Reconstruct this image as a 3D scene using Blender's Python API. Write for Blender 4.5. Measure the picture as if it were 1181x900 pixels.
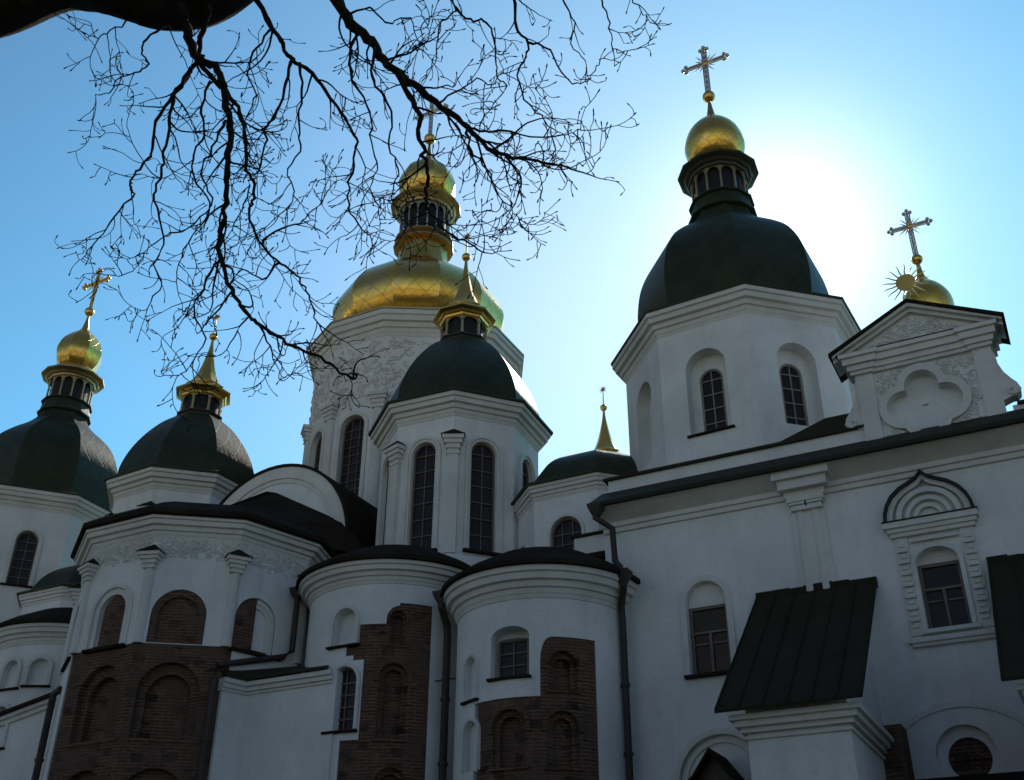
import bpy, bmesh, math, random
from mathutils import Vector, Matrix
from mathutils.geometry import tessellate_polygon
R = math.radians
sin, cos, pi = math.sin, math.cos, math.pi
SC = bpy.context.scene
for o in list(bpy.data.objects): bpy.data.objects.remove(o)

# ---------------------------------------------------------------- camera
# X = along the east front (right), Y = into the church, Z = up
cd = bpy.data.cameras.new('Camera'); cam = bpy.data.objects.new('Camera', cd)
SC.collection.objects.link(cam); SC.camera = cam
cd.sensor_fit = 'HORIZONTAL'; cd.sensor_width = 36.0
cd.lens = 36.0 * 1258.43 / 1181.0
cd.clip_start = 0.05; cd.clip_end = 5000
cam.matrix_world = (Matrix.Translation((23.22, 0, 1.6)) @ Matrix.Rotation(R(27.578), 4, 'Z')
                    @ Matrix.Rotation(R(90 + 30.01), 4, 'X') @ Matrix.Rotation(R(0.368), 4, 'Z'))
SC.render.resolution_x = 1024; SC.render.resolution_y = 780

# ---------------------------------------------------------------- sky and sun
SUN_AZ, SUN_EL = R(-10.2), R(36.9)          # azimuth from +Y towards +X
w = bpy.data.worlds.new('World'); SC.world = w; w.use_nodes = True
nt = w.node_tree; nt.nodes.clear()
out = nt.nodes.new('ShaderNodeOutputWorld'); bg = nt.nodes.new('ShaderNodeBackground')
sky = nt.nodes.new('ShaderNodeTexSky'); sky.sky_type = 'NISHITA'; sky.sun_disc = False
sky.sun_elevation = SUN_EL; sky.sun_rotation = SUN_AZ
sky.air_density = 1.0; sky.dust_density = 0.2; sky.ozone_density = 2.0; sky.altitude = 100
bg.inputs['Strength'].default_value = 0.088
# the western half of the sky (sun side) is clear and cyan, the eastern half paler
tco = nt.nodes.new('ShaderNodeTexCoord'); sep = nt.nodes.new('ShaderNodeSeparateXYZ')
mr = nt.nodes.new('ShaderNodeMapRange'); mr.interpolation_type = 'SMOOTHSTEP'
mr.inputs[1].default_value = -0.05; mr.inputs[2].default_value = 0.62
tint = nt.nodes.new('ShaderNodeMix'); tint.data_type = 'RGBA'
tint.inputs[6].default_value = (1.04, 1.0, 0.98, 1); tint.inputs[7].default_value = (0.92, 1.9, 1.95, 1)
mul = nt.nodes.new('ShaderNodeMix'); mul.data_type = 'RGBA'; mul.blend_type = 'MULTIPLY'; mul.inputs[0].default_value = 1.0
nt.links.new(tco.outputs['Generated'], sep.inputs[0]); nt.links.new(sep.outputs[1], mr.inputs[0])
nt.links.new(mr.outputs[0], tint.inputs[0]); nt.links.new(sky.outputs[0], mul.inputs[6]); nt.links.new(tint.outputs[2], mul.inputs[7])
# bright aureole of thin haze round the hidden sun
sdir = Vector((sin(SUN_AZ) * cos(SUN_EL), cos(SUN_AZ) * cos(SUN_EL), sin(SUN_EL)))
HAZE = Vector((-0.2899, 0.8101, 0.5096)).normalized()      # thicker haze lower in the sky on the sun side
prev = mul.outputs[2]
for sig, amp, col, dr in ((4.7, 8.5, (1.0, 0.8, 0.65), sdir), (17.5, 4.2, (1.0, 0.5, 0.25), HAZE)):
    k = 2 / R(sig) ** 2
    dt = nt.nodes.new('ShaderNodeVectorMath'); dt.operation = 'DOT_PRODUCT'; dt.inputs[1].default_value = dr
    nt.links.new(tco.outputs['Generated'], dt.inputs[0])
    m1 = nt.nodes.new('ShaderNodeMath'); m1.operation = 'MULTIPLY_ADD'; m1.inputs[1].default_value = k; m1.inputs[2].default_value = -k
    ex = nt.nodes.new('ShaderNodeMath'); ex.operation = 'EXPONENT'
    sc = nt.nodes.new('ShaderNodeVectorMath'); sc.operation = 'SCALE'; sc.inputs[0].default_value = [c * amp for c in col]
    ad = nt.nodes.new('ShaderNodeVectorMath'); ad.operation = 'ADD'
    nt.links.new(dt.outputs['Value'], m1.inputs[0]); nt.links.new(m1.outputs[0], ex.inputs[0]); nt.links.new(ex.outputs[0], sc.inputs['Scale'])
    nt.links.new(prev, ad.inputs[0]); nt.links.new(sc.outputs[0], ad.inputs[1]); prev = ad.outputs[0]
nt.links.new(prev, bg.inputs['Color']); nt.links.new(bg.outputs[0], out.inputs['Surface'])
sd = bpy.data.lights.new('Sun', 'SUN'); sd.energy = 3.6; sd.angle = R(0.5); sd.color = (1.0, 0.93, 0.82)
sun = bpy.data.objects.new('Sun', sd); SC.collection.objects.link(sun)
sun.rotation_euler = sdir.to_track_quat('Z', 'Y').to_euler(); sun.location = sdir * 200
vs = SC.view_settings
SC.display_settings.display_device = 'sRGB'
vs.view_transform = 'Standard'; vs.look = 'None'; vs.gamma = 1.0; vs.use_curve_mapping = False
vs.exposure = 0.1

# ---------------------------------------------------------------- materials
def newmat(name):
    m = bpy.data.materials.new(name); m.use_nodes = True
    t = m.node_tree; b = t.nodes['Principled BSDF']
    return m, t, b
def N(t, typ, **kw):
    n = t.nodes.new(typ)
    for k, v in kw.items():
        if k in n.inputs: n.inputs[k].default_value = v
        else: setattr(n, k, v)
    return n
def ramp(t, stops):
    n = t.nodes.new('ShaderNodeValToRGB'); e = n.color_ramp.elements
    while len(e) < len(stops): e.new(0.5)
    for i, (p, c) in enumerate(stops): e[i].position = p; e[i].color = (*c, 1)
    return n
def mixrgb(t, a, b, fac, mode='MIX'):
    n = t.nodes.new('ShaderNodeMix'); n.data_type = 'RGBA'; n.blend_type = mode
    for sock, v in ((n.inputs[0], fac), (n.inputs[6], a), (n.inputs[7], b)):
        if hasattr(v, 'links') or hasattr(v, 'is_linked'): t.links.new(v, sock)
        elif isinstance(v, (int, float)): sock.default_value = v
        else: sock.default_value = (*v, 1)
    return n.outputs[2]
def bumpn(t, b, h, strength, dist):
    n = N(t, 'ShaderNodeBump', Strength=strength, Distance=dist)
    t.links.new(h, n.inputs['Height']); t.links.new(n.outputs[0], b.inputs['Normal'])

def plaster(name, base, dirt, relief=0.0):
    m, t, b = newmat(name)
    tc = N(t, 'ShaderNodeTexCoord')
    n1 = N(t, 'ShaderNodeTexNoise', Scale=0.55, Detail=8.0, Roughness=0.62)
    n2 = N(t, 'ShaderNodeTexNoise', Scale=7.0, Detail=6.0, Roughness=0.6)
    mp = N(t, 'ShaderNodeMapping'); mp.inputs['Scale'].default_value = (1.6, 1.6, 0.3)
    n3 = N(t, 'ShaderNodeTexNoise', Scale=1.5, Detail=7.0, Roughness=0.65)
    for n in (n1, n2): t.links.new(tc.outputs['Object'], n.inputs['Vector'])
    t.links.new(tc.outputs['Object'], mp.inputs['Vector']); t.links.new(mp.outputs[0], n3.inputs['Vector'])
    r1 = ramp(t, [(0.38, (0, 0, 0)), (0.72, (1, 1, 1))]); t.links.new(n1.outputs[0], r1.inputs[0])
    r3 = ramp(t, [(0.5, (0, 0, 0)), (0.75, (1, 1, 1))]); t.links.new(n3.outputs[0], r3.inputs[0])
    r2 = ramp(t, [(0.55, (0, 0, 0)), (0.8, (1, 1, 1))]); t.links.new(n2.outputs[0], r2.inputs[0])
    c = mixrgb(t, base, tuple(x * 0.80 for x in base), r1.outputs[0])
    mul = N(t, 'ShaderNodeMath', operation='MULTIPLY'); t.links.new(r3.outputs[0], mul.inputs[0]); mul.inputs[1].default_value = 0.26
    c = mixrgb(t, c, dirt, mul.outputs[0])
    mul2 = N(t, 'ShaderNodeMath', operation='MULTIPLY'); t.links.new(r2.outputs[0], mul2.inputs[0]); mul2.inputs[1].default_value = 0.34
    c = mixrgb(t, c, dirt, mul2.outputs[0])
    t.links.new(c, b.inputs['Base Color']); b.inputs['Roughness'].default_value = 0.92
    b.inputs['Specular IOR Level'].default_value = 0.2
    n4 = N(t, 'ShaderNodeTexNoise', Scale=18.0, Detail=5.0); t.links.new(tc.outputs['Object'], n4.inputs['Vector'])
    n5 = N(t, 'ShaderNodeTexNoise', Scale=1.3, Detail=3.0); t.links.new(tc.outputs['Object'], n5.inputs['Vector'])
    ad = N(t, 'ShaderNodeMath', operation='MULTIPLY_ADD'); t.links.new(n5.outputs[0], ad.inputs[0]); ad.inputs[1].default_value = 4.0
    t.links.new(n4.outputs[0], ad.inputs[2])
    bumpn(t, b, ad.outputs[0], 0.5, 0.02)
    return m
PL = plaster('white_plaster', (0.76, 0.77, 0.76), (0.42, 0.40, 0.36))
TRIM = plaster('plaster_moulding', (0.70, 0.69, 0.66), (0.40, 0.37, 0.32))

def brickmat():
    m, t, b = newmat('old_brick')
    uv = N(t, 'ShaderNodeUVMap')
    br = N(t, 'ShaderNodeTexBrick', Scale=1.0)
    br.offset = 0.5
    for k, v in (('Mortar Size', 0.028), ('Mortar Smooth', 0.3), ('Bias', 0.0), ('Brick Width', 0.38), ('Row Height', 0.085)):
        br.inputs[k].default_value = v
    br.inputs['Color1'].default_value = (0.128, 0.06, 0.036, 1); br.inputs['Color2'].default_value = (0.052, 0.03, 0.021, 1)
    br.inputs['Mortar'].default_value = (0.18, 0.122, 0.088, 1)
    nz = N(t, 'ShaderNodeTexNoise', Scale=9.0, Detail=4.0)
    t.links.new(uv.outputs[0], nz.inputs['Vector'])
    wob = N(t, 'ShaderNodeVectorMath', operation='SCALE'); wob.inputs['Scale'].default_value = 0.03
    t.links.new(nz.outputs['Color'], wob.inputs[0])
    add = N(t, 'ShaderNodeVectorMath', operation='ADD'); t.links.new(uv.outputs[0], add.inputs[0]); t.links.new(wob.outputs[0], add.inputs[1])
    t.links.new(add.outputs[0], br.inputs['Vector'])
    big = N(t, 'ShaderNodeTexNoise', Scale=0.9, Detail=6.0, Roughness=0.75); t.links.new(uv.outputs[0], big.inputs['Vector'])
    bmp = N(t, 'ShaderNodeMapping'); bmp.inputs['Scale'].default_value = (1.3, 5.5, 1); t.links.new(uv.outputs[0], bmp.inputs['Vector'])
    st = N(t, 'ShaderNodeTexNoise', Scale=1.1, Detail=5.0, Roughness=0.7); t.links.new(bmp.outputs[0], st.inputs['Vector'])
    sr = ramp(t, [(0.54, (0, 0, 0)), (0.62, (1, 1, 1))]); t.links.new(st.outputs[0], sr.inputs[0])
    c = mixrgb(t, br.outputs['Color'], (0.026, 0.018, 0.014), sr.outputs[0])
    vo = N(t, 'ShaderNodeTexVoronoi', Scale=1.0, distance='CHEBYCHEV'); vm = N(t, 'ShaderNodeMapping'); vm.inputs['Scale'].default_value = (2.3, 3.6, 1)
    t.links.new(add.outputs[0], vm.inputs['Vector']); t.links.new(vm.outputs[0], vo.inputs['Vector'])
    vs_ = N(t, 'ShaderNodeSeparateColor'); t.links.new(vo.outputs['Color'], vs_.inputs[0])
    vd = ramp(t, [(0.34, (1, 1, 1)), (0.42, (0, 0, 0))]); t.links.new(vo.outputs['Distance'], vd.inputs[0])
    for chan, thr, colr in ((0, 0.74, (0.024, 0.015, 0.012)), (1, 0.78, (0.21, 0.135, 0.09))):
        g = N(t, 'ShaderNodeMath', operation='GREATER_THAN'); g.inputs[1].default_value = thr; t.links.new(vs_.outputs[chan], g.inputs[0])
        q = N(t, 'ShaderNodeMath', operation='MULTIPLY'); t.links.new(g.outputs[0], q.inputs[0]); t.links.new(vd.outputs[0], q.inputs[1])
        q2 = N(t, 'ShaderNodeMath', operation='MULTIPLY'); t.links.new(q.outputs[0], q2.inputs[0]); q2.inputs[1].default_value = 0.85
        c = mixrgb(t, c, colr, q2.outputs[0])
    br2 = ramp(t, [(0.42, (0, 0, 0)), (0.62, (1, 1, 1))]); t.links.new(big.outputs[0], br2.inputs[0])
    c = mixrgb(t, c, (0.128, 0.085, 0.064), br2.outputs[0])
    n2 = N(t, 'ShaderNodeTexNoise', Scale=1.7, Detail=7.0, Roughness=0.7); t.links.new(uv.outputs[0], n2.inputs['Vector'])
    r2 = ramp(t, [(0.4, (0, 0, 0)), (0.75, (1, 1, 1))]); t.links.new(n2.outputs[0], r2.inputs[0])
    c = mixrgb(t, c, (0.105, 0.07, 0.052), r2.outputs[0])
    t.links.new(c, b.inputs['Base Color']); b.inputs['Roughness'].default_value = 0.95; b.inputs['Specular IOR Level'].default_value = 0.1
    ad = N(t, 'ShaderNodeMath', operation='MULTIPLY_ADD'); t.links.new(br.outputs['Fac'], ad.inputs[0]); ad.inputs[1].default_value = -0.6
    t.links.new(n2.outputs[0], ad.inputs[2])
    bumpn(t, b, ad.outputs[0], 0.9, 0.03)
    return m
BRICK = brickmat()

def metal_paint(name, col, col2, rough=0.42, seam=None, spec=0.4):
    m, t, b = newmat(name)
    tc = N(t, 'ShaderNodeTexCoord')
    n1 = N(t, 'ShaderNodeTexNoise', Scale=1.1, Detail=6.0, Roughness=0.65); t.links.new(tc.outputs['Object'], n1.inputs['Vector'])
    r1 = ramp(t, [(0.35, (0, 0, 0)), (0.7, (1, 1, 1))]); t.links.new(n1.outputs[0], r1.inputs[0])
    c = mixrgb(t, col, col2, r1.outputs[0])
    n2 = N(t, 'ShaderNodeTexNoise', Scale=6.0, Detail=3.0); t.links.new(tc.outputs['Object'], n2.inputs['Vector'])
    h = n2.outputs[0]
    if seam:
        h = lattice(t, seam, n2.outputs[0])
        ln = lattice(t, seam); k3 = N(t, 'ShaderNodeMath', operation='MULTIPLY'); t.links.new(ln, k3.inputs[0]); k3.inputs[1].default_value = 0.13
        c = mixrgb(t, c, tuple(x * 2.0 for x in col2), k3.outputs[0])
    t.links.new(c, b.inputs['Base Color'])
    b.inputs['Roughness'].default_value = rough; b.inputs['Specular IOR Level'].default_value = spec
    bumpn(t, b, h, 0.35, 0.02)
    return m
def lattice(t, sc, extra=None, w=0.035):
    # diamond grid of sheet seams in (around, up) UV
    uv = N(t, 'ShaderNodeUVMap'); sx = N(t, 'ShaderNodeSeparateXYZ'); t.links.new(uv.outputs[0], sx.inputs[0])
    outs = []
    for sgn in (1, -1):
        a = N(t, 'ShaderNodeMath', operation='MULTIPLY_ADD'); t.links.new(sx.outputs[1], a.inputs[0]); a.inputs[1].default_value = sgn
        t.links.new(sx.outputs[0], a.inputs[2])
        s = N(t, 'ShaderNodeMath', operation='MULTIPLY'); t.links.new(a.outputs[0], s.inputs[0]); s.inputs[1].default_value = sc
        f = N(t, 'ShaderNodeMath', operation='FRACT'); t.links.new(s.outputs[0], f.inputs[0])
        d = N(t, 'ShaderNodeMath', operation='SUBTRACT'); t.links.new(f.outputs[0], d.inputs[0]); d.inputs[1].default_value = 0.5
        ab = N(t, 'ShaderNodeMath', operation='ABSOLUTE'); t.links.new(d.outputs[0], ab.inputs[0])
        g = N(t, 'ShaderNodeMath', operation='GREATER_THAN'); t.links.new(ab.outputs[0], g.inputs[0]); g.inputs[1].default_value = 0.5 - w
        outs.append(g.outputs[0])
    mx = N(t, 'ShaderNodeMath', operation='MAXIMUM'); t.links.new(outs[0], mx.inputs[0]); t.links.new(outs[1], mx.inputs[1])
    if extra is not None:
        ma = N(t, 'ShaderNodeMath', operation='MULTIPLY_ADD'); t.links.new(mx.outputs[0], ma.inputs[0]); ma.inputs[1].default_value = 0.8
        t.links.new(extra, ma.inputs[2]); return ma.outputs[0]
    return mx.outputs[0]
GREEN = metal_paint('green_sheet_metal', (0.016, 0.025, 0.012), (0.034, 0.041, 0.021), 0.5, seam=1.1, spec=0.18)
ROOF = metal_paint('roof_sheet_metal', (0.026, 0.027, 0.017), (0.036, 0.035, 0.024), 0.65, spec=0.12)
LEANTO = metal_paint('dark_green_roof_paint', (0.024, 0.0215, 0.0115), (0.036, 0.032, 0.019), 0.7, spec=0.07)
BROWNROOF = metal_paint('aged_roof_metal', (0.02, 0.0155, 0.012), (0.036, 0.028, 0.021), 0.9, spec=0.03)
PIPE = metal_paint('pipe_metal', (0.03, 0.024, 0.02), (0.05, 0.035, 0.028), 0.6)
LEAD = metal_paint('dark_copper', (0.035, 0.032, 0.026), (0.055, 0.045, 0.03), 0.5)
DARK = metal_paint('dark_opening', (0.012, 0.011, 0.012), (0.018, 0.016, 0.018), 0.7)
WOOD = metal_paint('window_wood', (0.12, 0.088, 0.07), (0.19, 0.15, 0.125), 0.6)
WFRAME = metal_paint('pale_window_frame', (0.22, 0.19, 0.17), (0.30, 0.26, 0.23), 0.6)

def gold(name, base, rough, sc, bump=0.5):
    m, t, b = newmat(name)
    tc = N(t, 'ShaderNodeTexCoord')
    n1 = N(t, 'ShaderNodeTexNoise', Scale=1.6, Detail=5.0, Roughness=0.6); t.links.new(tc.outputs['Object'], n1.inputs['Vector'])
    lat = lattice(t, sc) if sc else None
    n2 = N(t, 'ShaderNodeTexNoise', Scale=3.0, Detail=2.0); t.links.new(tc.outputs['Object'], n2.inputs['Vector'])
    c = mixrgb(t, base, tuple(x * 0.72 for x in base), n1.outputs[0])
    if sc:      # every leaf-covered sheet has its own tone
        uv = N(t, 'ShaderNodeUVMap'); vr = N(t, 'ShaderNodeTexVoronoi', Scale=sc * 1.4); t.links.new(uv.outputs[0], vr.inputs['Vector'])
        sp = N(t, 'ShaderNodeSeparateColor'); t.links.new(vr.outputs['Color'], sp.inputs[0])
        kk = N(t, 'ShaderNodeMath', operation='MULTIPLY'); t.links.new(sp.outputs[0], kk.inputs[0]); kk.inputs[1].default_value = 0.4
        c = mixrgb(t, c, (0.62, 0.50, 0.26), kk.outputs[0])
    h = n2.outputs[0]
    if lat is not None:
        k = N(t, 'ShaderNodeMath', operation='MULTIPLY'); t.links.new(lat, k.inputs[0]); k.inputs[1].default_value = 0.3
        c = mixrgb(t, c, (0.16, 0.09, 0.02), k.outputs[0])
        ma = N(t, 'ShaderNodeMath', operation='MULTIPLY_ADD'); t.links.new(lat, ma.inputs[0]); ma.inputs[1].default_value = 0.25
        t.links.new(n2.outputs[0], ma.inputs[2]); h = ma.outputs[0]
    t.links.new(c, b.inputs['Base Color']); b.inputs['Metallic'].default_value = 1.0
    rr = N(t, 'ShaderNodeMapRange'); t.links.new(n1.outputs[0], rr.inputs[0]); rr.inputs[3].default_value = rough * 0.75; rr.inputs[4].default_value = rough * 1.35
    t.links.new(rr.outputs[0], b.inputs['Roughness'])
    bumpn(t, b, h, bump, 0.03)
    return m
GOLD = gold('gold_leaf_tiles', (0.93, 0.56, 0.09), 0.24, 1.0)
GOLDS = gold('gold_leaf_small_tiles', (0.93, 0.55, 0.085), 0.25, 2.2)
GOLDP = gold('gilded_metal', (0.84, 0.53, 0.13), 0.3, 0)
GOLDD = gold('dull_gilding', (0.50, 0.37, 0.19), 0.42, 0)
CROSSM = gold('silver_gilt', (0.62, 0.56, 0.46), 0.32, 0)

def glassmat():
    m, t, b = newmat('window_glass')
    tc = N(t, 'ShaderNodeTexCoord')
    n1 = N(t, 'ShaderNodeTexNoise', Scale=1.4, Detail=3.0); t.links.new(tc.outputs['Object'], n1.inputs['Vector'])
    c = mixrgb(t, (0.016, 0.012, 0.013), (0.042, 0.034, 0.037), n1.outputs[0])
    t.links.new(c, b.inputs['Base Color']); b.inputs['Roughness'].default_value = 0.2
    b.inputs['Specular IOR Level'].default_value = 0.16
    n2 = N(t, 'ShaderNodeTexNoise', Scale=2.2, Detail=1.0); t.links.new(tc.outputs['Object'], n2.inputs['Vector'])
    bumpn(t, b, n2.outputs[0], 0.15, 0.02)
    return m
GLASS = glassmat()

def barkmat():
    m, t, b = newmat('bark')
    tc = N(t, 'ShaderNodeTexCoord')
    n1 = N(t, 'ShaderNodeTexNoise', Scale=9.0, Detail=8.0, Roughness=0.7); t.links.new(tc.outputs['Object'], n1.inputs['Vector'])
    n2 = N(t, 'ShaderNodeTexNoise', Scale=3.0, Detail=4.0); t.links.new(tc.outputs['Object'], n2.inputs['Vector'])
    r = ramp(t, [(0.35, (0.018, 0.014, 0.011)), (0.6, (0.05, 0.042, 0.034)), (0.8, (0.11, 0.10, 0.085))]); t.links.new(n1.outputs[0], r.inputs[0])
    t.links.new(r.outputs[0], b.inputs['Base Color']); b.inputs['Roughness'].default_value = 0.95
    b.inputs['Specular IOR Level'].default_value = 0.15
    bumpn(t, b, n1.outputs[0], 1.0, 0.04)
    return m
BARK = barkmat()
def simple_noise(name, c1, c2, scale, rough=0.95):
    m, t, b = newmat(name)
    tc = N(t, 'ShaderNodeTexCoord'); n1 = N(t, 'ShaderNodeTexNoise', Scale=scale, Detail=8.0, Roughness=0.65)
    t.links.new(tc.outputs['Object'], n1.inputs['Vector'])
    c = mixrgb(t, c1, c2, n1.outputs[0]); t.links.new(c, b.inputs['Base Color']); b.inputs['Roughness'].default_value = rough
    bumpn(t, b, n1.outputs[0], 0.5, 0.05)
    return m
GRASS = simple_noise('lawn', (0.03, 0.045, 0.015), (0.09, 0.09, 0.035), 1.2)
PAVE = simple_noise('paving', (0.27, 0.25, 0.215), (0.38, 0.35, 0.30), 3.0)
SUNWALL = simple_noise('warm_stucco', (0.72, 0.56, 0.34), (0.78, 0.63, 0.40), 1.0)
LEAF = simple_noise('evergreen_leaves', (0.025, 0.045, 0.015), (0.06, 0.08, 0.03), 2.0)

# ---------------------------------------------------------------- mesh helpers
def V(*a): return Vector(a)
I4 = Matrix.Identity(4)
def face_frame(c, az, d):
    """local x along the face, y into the wall, z up; origin on the face d out from axis c"""
    n = V(sin(az), -cos(az), 0)
    return Matrix.Translation(V(c[0], c[1], 0) + n * d) @ Matrix.Rotation(az, 4, 'Z')
def prism(bm, outline, y0, y1, M=I4, mi=0):
    a = [bm.verts.new(M @ V(x, y0, z)) for x, z in outline]
    b = [bm.verts.new(M @ V(x, y1, z)) for x, z in outline]
    n = len(outline); fs = [bm.faces.new(a), bm.faces.new(b[::-1])]
    for i in range(n): fs.append(bm.faces.new((a[i], b[i], b[(i + 1) % n], a[(i + 1) % n])))
    for f in fs: f.material_index = mi
    return fs
def box(bm, x0, x1, y0, y1, z0, z1, M=I4, mi=0):
    return prism(bm, [(x0, z0), (x1, z0), (x1, z1), (x0, z1)], y0, y1, M, mi)
def arch_pts(hw, zs, n=16, rx=None, flat=1.0, x0=0):
    return [(x0 + hw * cos(pi * i / n), zs + hw * flat * sin(pi * i / n)) for i in range(n + 1)]
def arch_outline(hw, z0, zs, n=16, flat=1.0, x0=0):
    return [(x0 - hw, z0), (x0 + hw, z0)] + arch_pts(hw, zs, n, flat=flat, x0=x0)
def arch_band(bm, hi, ho, z0, zs, y0, y1, M=I4, mi=0, n=18, flat=1.0, x0=0):
    """a raised frame round an arched opening, open at the bottom"""
    pi_ = [(x0 + hi, z0)] + arch_pts(hi, zs, n, flat=flat, x0=x0) + [(x0 - hi, z0)]
    po = [(x0 + ho, z0)] + arch_pts(ho, zs, n, flat=(hi * flat + ho - hi) / ho, x0=x0) + [(x0 - ho, z0)]
    A = [[bm.verts.new(M @ V(x, y, z)) for x, z in p] for p in (pi_, po) for y in (y0, y1)]
    i0, i1, o0, o1 = A
    for k in range(len(pi_) - 1):
        for q in ((i0[k], o0[k], o0[k + 1], i0[k + 1]), (o0[k], o1[k], o1[k + 1], o0[k + 1]),
                  (o1[k], i1[k], i1[k + 1], o1[k + 1]), (i1[k], i0[k], i0[k + 1], i1[k + 1])):
            bm.faces.new(q).material_index = mi
    for k in (0, -1): bm.faces.new((i0[k], i1[k], o1[k], o0[k])).material_index = mi
def ring(c, r, z, angs): return [V(c[0] + r * sin(a), c[1] - r * cos(a), z) for a in angs]
def loft(bm, rings, mi=0, closed=True, cap=True, uv=None):
    Rg = [[bm.verts.new(p) for p in rg] for rg in rings]; n = len(rings[0])
    for a, b in zip(Rg, Rg[1:]):
        for i in range(n if closed else n - 1):
            j = (i + 1) % n
            bm.faces.new((a[i], a[j], b[j], b[i])).material_index = mi
    if cap:
        for rg in (Rg[0][::-1], Rg[-1]):
            try: bm.faces.new(rg).material_index = mi
            except ValueError: pass
    return Rg
def angles(n, rot=0.0): return [rot + 2 * pi * i / n for i in range(n)]
def lathe(bm, c, prof, n, rot=0.0, mi=0):
    return loft(bm, [ring(c, max(r, 1e-3), z, angles(n, rot)) for r, z in prof], mi)
def smooth_profile(p, k=5):
    """Catmull-Rom through (r, z) points"""
    q = [p[0]] + list(p) + [p[-1]]; o = []
    for i in range(1, len(q) - 2):
        a, b, c, d = q[i - 1], q[i], q[i + 1], q[i + 2]
        for s in range(k):
            t = s / k
            o.append(tuple(0.5 * ((2 * b[j]) + (-a[j] + c[j]) * t + (2 * a[j] - 5 * b[j] + 4 * c[j] - d[j]) * t * t
                                  + (-a[j] + 3 * b[j] - 3 * c[j] + d[j]) * t ** 3) for j in (0, 1)))
    o.append(p[-1]); return o
def tube(bm, pts, rads, n=6, mi=0, cap=True):
    rings = []; up = V(0.13, 0.21, 0.97)
    for i, p in enumerate(pts):
        d = (pts[min(i + 1, len(pts) - 1)] - pts[max(i - 1, 0)])
        if d.length < 1e-7: d = V(0, 0, 1)
        d.normalize(); x = d.cross(up)
        if x.length < 0.05: x = d.cross(V(1, 0, 0))
        x.normalize(); y = d.cross(x); up = -y if False else up
        rings.append([p + (x * cos(2 * pi * k / n) + y * sin(2 * pi * k / n)) * rads[i] for k in range(n)])
    loft(bm, rings, mi, True, cap)
def sphere(bm, c, r, mi=0, seg=16):
    bmesh.ops.create_uvsphere(bm, u_segments=seg, v_segments=seg // 2 + 2, radius=r, matrix=Matrix.Translation(c))
    # material index of new faces defaults to 0
    if mi:
        for f in bm.faces[-(seg * (seg // 2 + 2)):]: f.material_index = mi

def finish(bm, mats, angle=32, uvaxis=None, uvr=None, recalc=True, ribs=False):
    if recalc: bmesh.ops.recalc_face_normals(bm, faces=bm.faces)
    me = bpy.data.meshes.new('mesh'); bm.to_mesh(me); bm.free()
    return dress(me, mats, angle, uvaxis, uvr)
def dress(me, mats, angle, uvaxis, uvr):
    mats = mats if isinstance(mats, (list, tuple)) else [mats]
    if not len(me.materials):
        for m in mats: me.materials.append(m)
    if angle:
        me.polygons.foreach_set('use_smooth', [True] * len(me.polygons)); me.set_sharp_from_angle(angle=R(angle))
    if uvaxis is not None:
        uvl = me.uv_layers[0] if me.uv_layers else me.uv_layers.new(name='UVMap')
        for p in me.polygons:
            cx, cy = p.center.x - uvaxis[0], p.center.y - uvaxis[1]; ac = math.atan2(cx, -cy)
            for li in p.loop_indices:
                co = me.vertices[me.loops[li].vertex_index].co
                a = math.atan2(co.x - uvaxis[0], -(co.y - uvaxis[1]))
                while a - ac > pi: a -= 2 * pi
                while a - ac < -pi: a += 2 * pi
                uvl.data[li].uv = (a * uvr, co.z)
    me.update(); return me
def link(name, me, parent=None):
    me.name = name; o = bpy.data.objects.new(name, me); SC.collection.objects.link(o)
    if parent:
        o.parent = parent; o.matrix_parent_inverse = wm(parent).inverted()
    return o
def wm(o):
    m = o.matrix_basis.copy()
    return m if not o.parent else wm(o.parent) @ o.matrix_parent_inverse @ m
def part(name, bm, mats, parent, angle=32, uvaxis=None, uvr=None, label=None):
    o = link(name, finish(bm, mats, angle, uvaxis, uvr), parent)
    if label: o['label'] = label
    return o
def cut(bm_wall, bm_cut, mats):
    """wall minus the cutters, as a finished mesh"""
    bmesh.ops.recalc_face_normals(bm_wall, faces=bm_wall.faces); bmesh.ops.recalc_face_normals(bm_cut, faces=bm_cut.faces)
    a = bpy.data.meshes.new('a'); bm_wall.to_mesh(a); bm_wall.free()
    b = bpy.data.meshes.new('b'); bm_cut.to_mesh(b); bm_cut.free()
    for m in mats: a.materials.append(m); b.materials.append(m)
    oa = bpy.data.objects.new('a', a); ob = bpy.data.objects.new('b', b)
    SC.collection.objects.link(oa); SC.collection.objects.link(ob)
    md = oa.modifiers.new('m', 'BOOLEAN'); md.operation = 'DIFFERENCE'; md.solver = 'EXACT'; md.object = ob; md.use_self = True
    dg = bpy.context.evaluated_depsgraph_get(); dg.update()
    me = bpy.data.meshes.new_from_object(oa.evaluated_get(dg), depsgraph=dg)
    bpy.data.objects.remove(oa); bpy.data.objects.remove(ob); bpy.data.meshes.remove(a); bpy.data.meshes.remove(b)
    return me
def cutpart(name, bm_wall, bm_cut, mats, parent, angle=32, uvaxis=None, uvr=None, label=None):
    mats = mats if isinstance(mats, (list, tuple)) else [mats]
    me = cut(bm_wall, bm_cut, mats); o = link(name, dress(me, mats, angle, uvaxis, uvr), parent)
    if label: o['label'] = label
    return o
def tag(o, label, cat, group=None, kind=None):
    if label: o['label'] = label
    if cat: o['category'] = cat
    if group: o['group'] = group
    if kind: o['kind'] = kind
def empty(name, loc):
    o = bpy.data.objects.new(name, None); SC.collection.objects.link(o); o.location = loc; o.empty_display_size = 0.5
    return o

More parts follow.
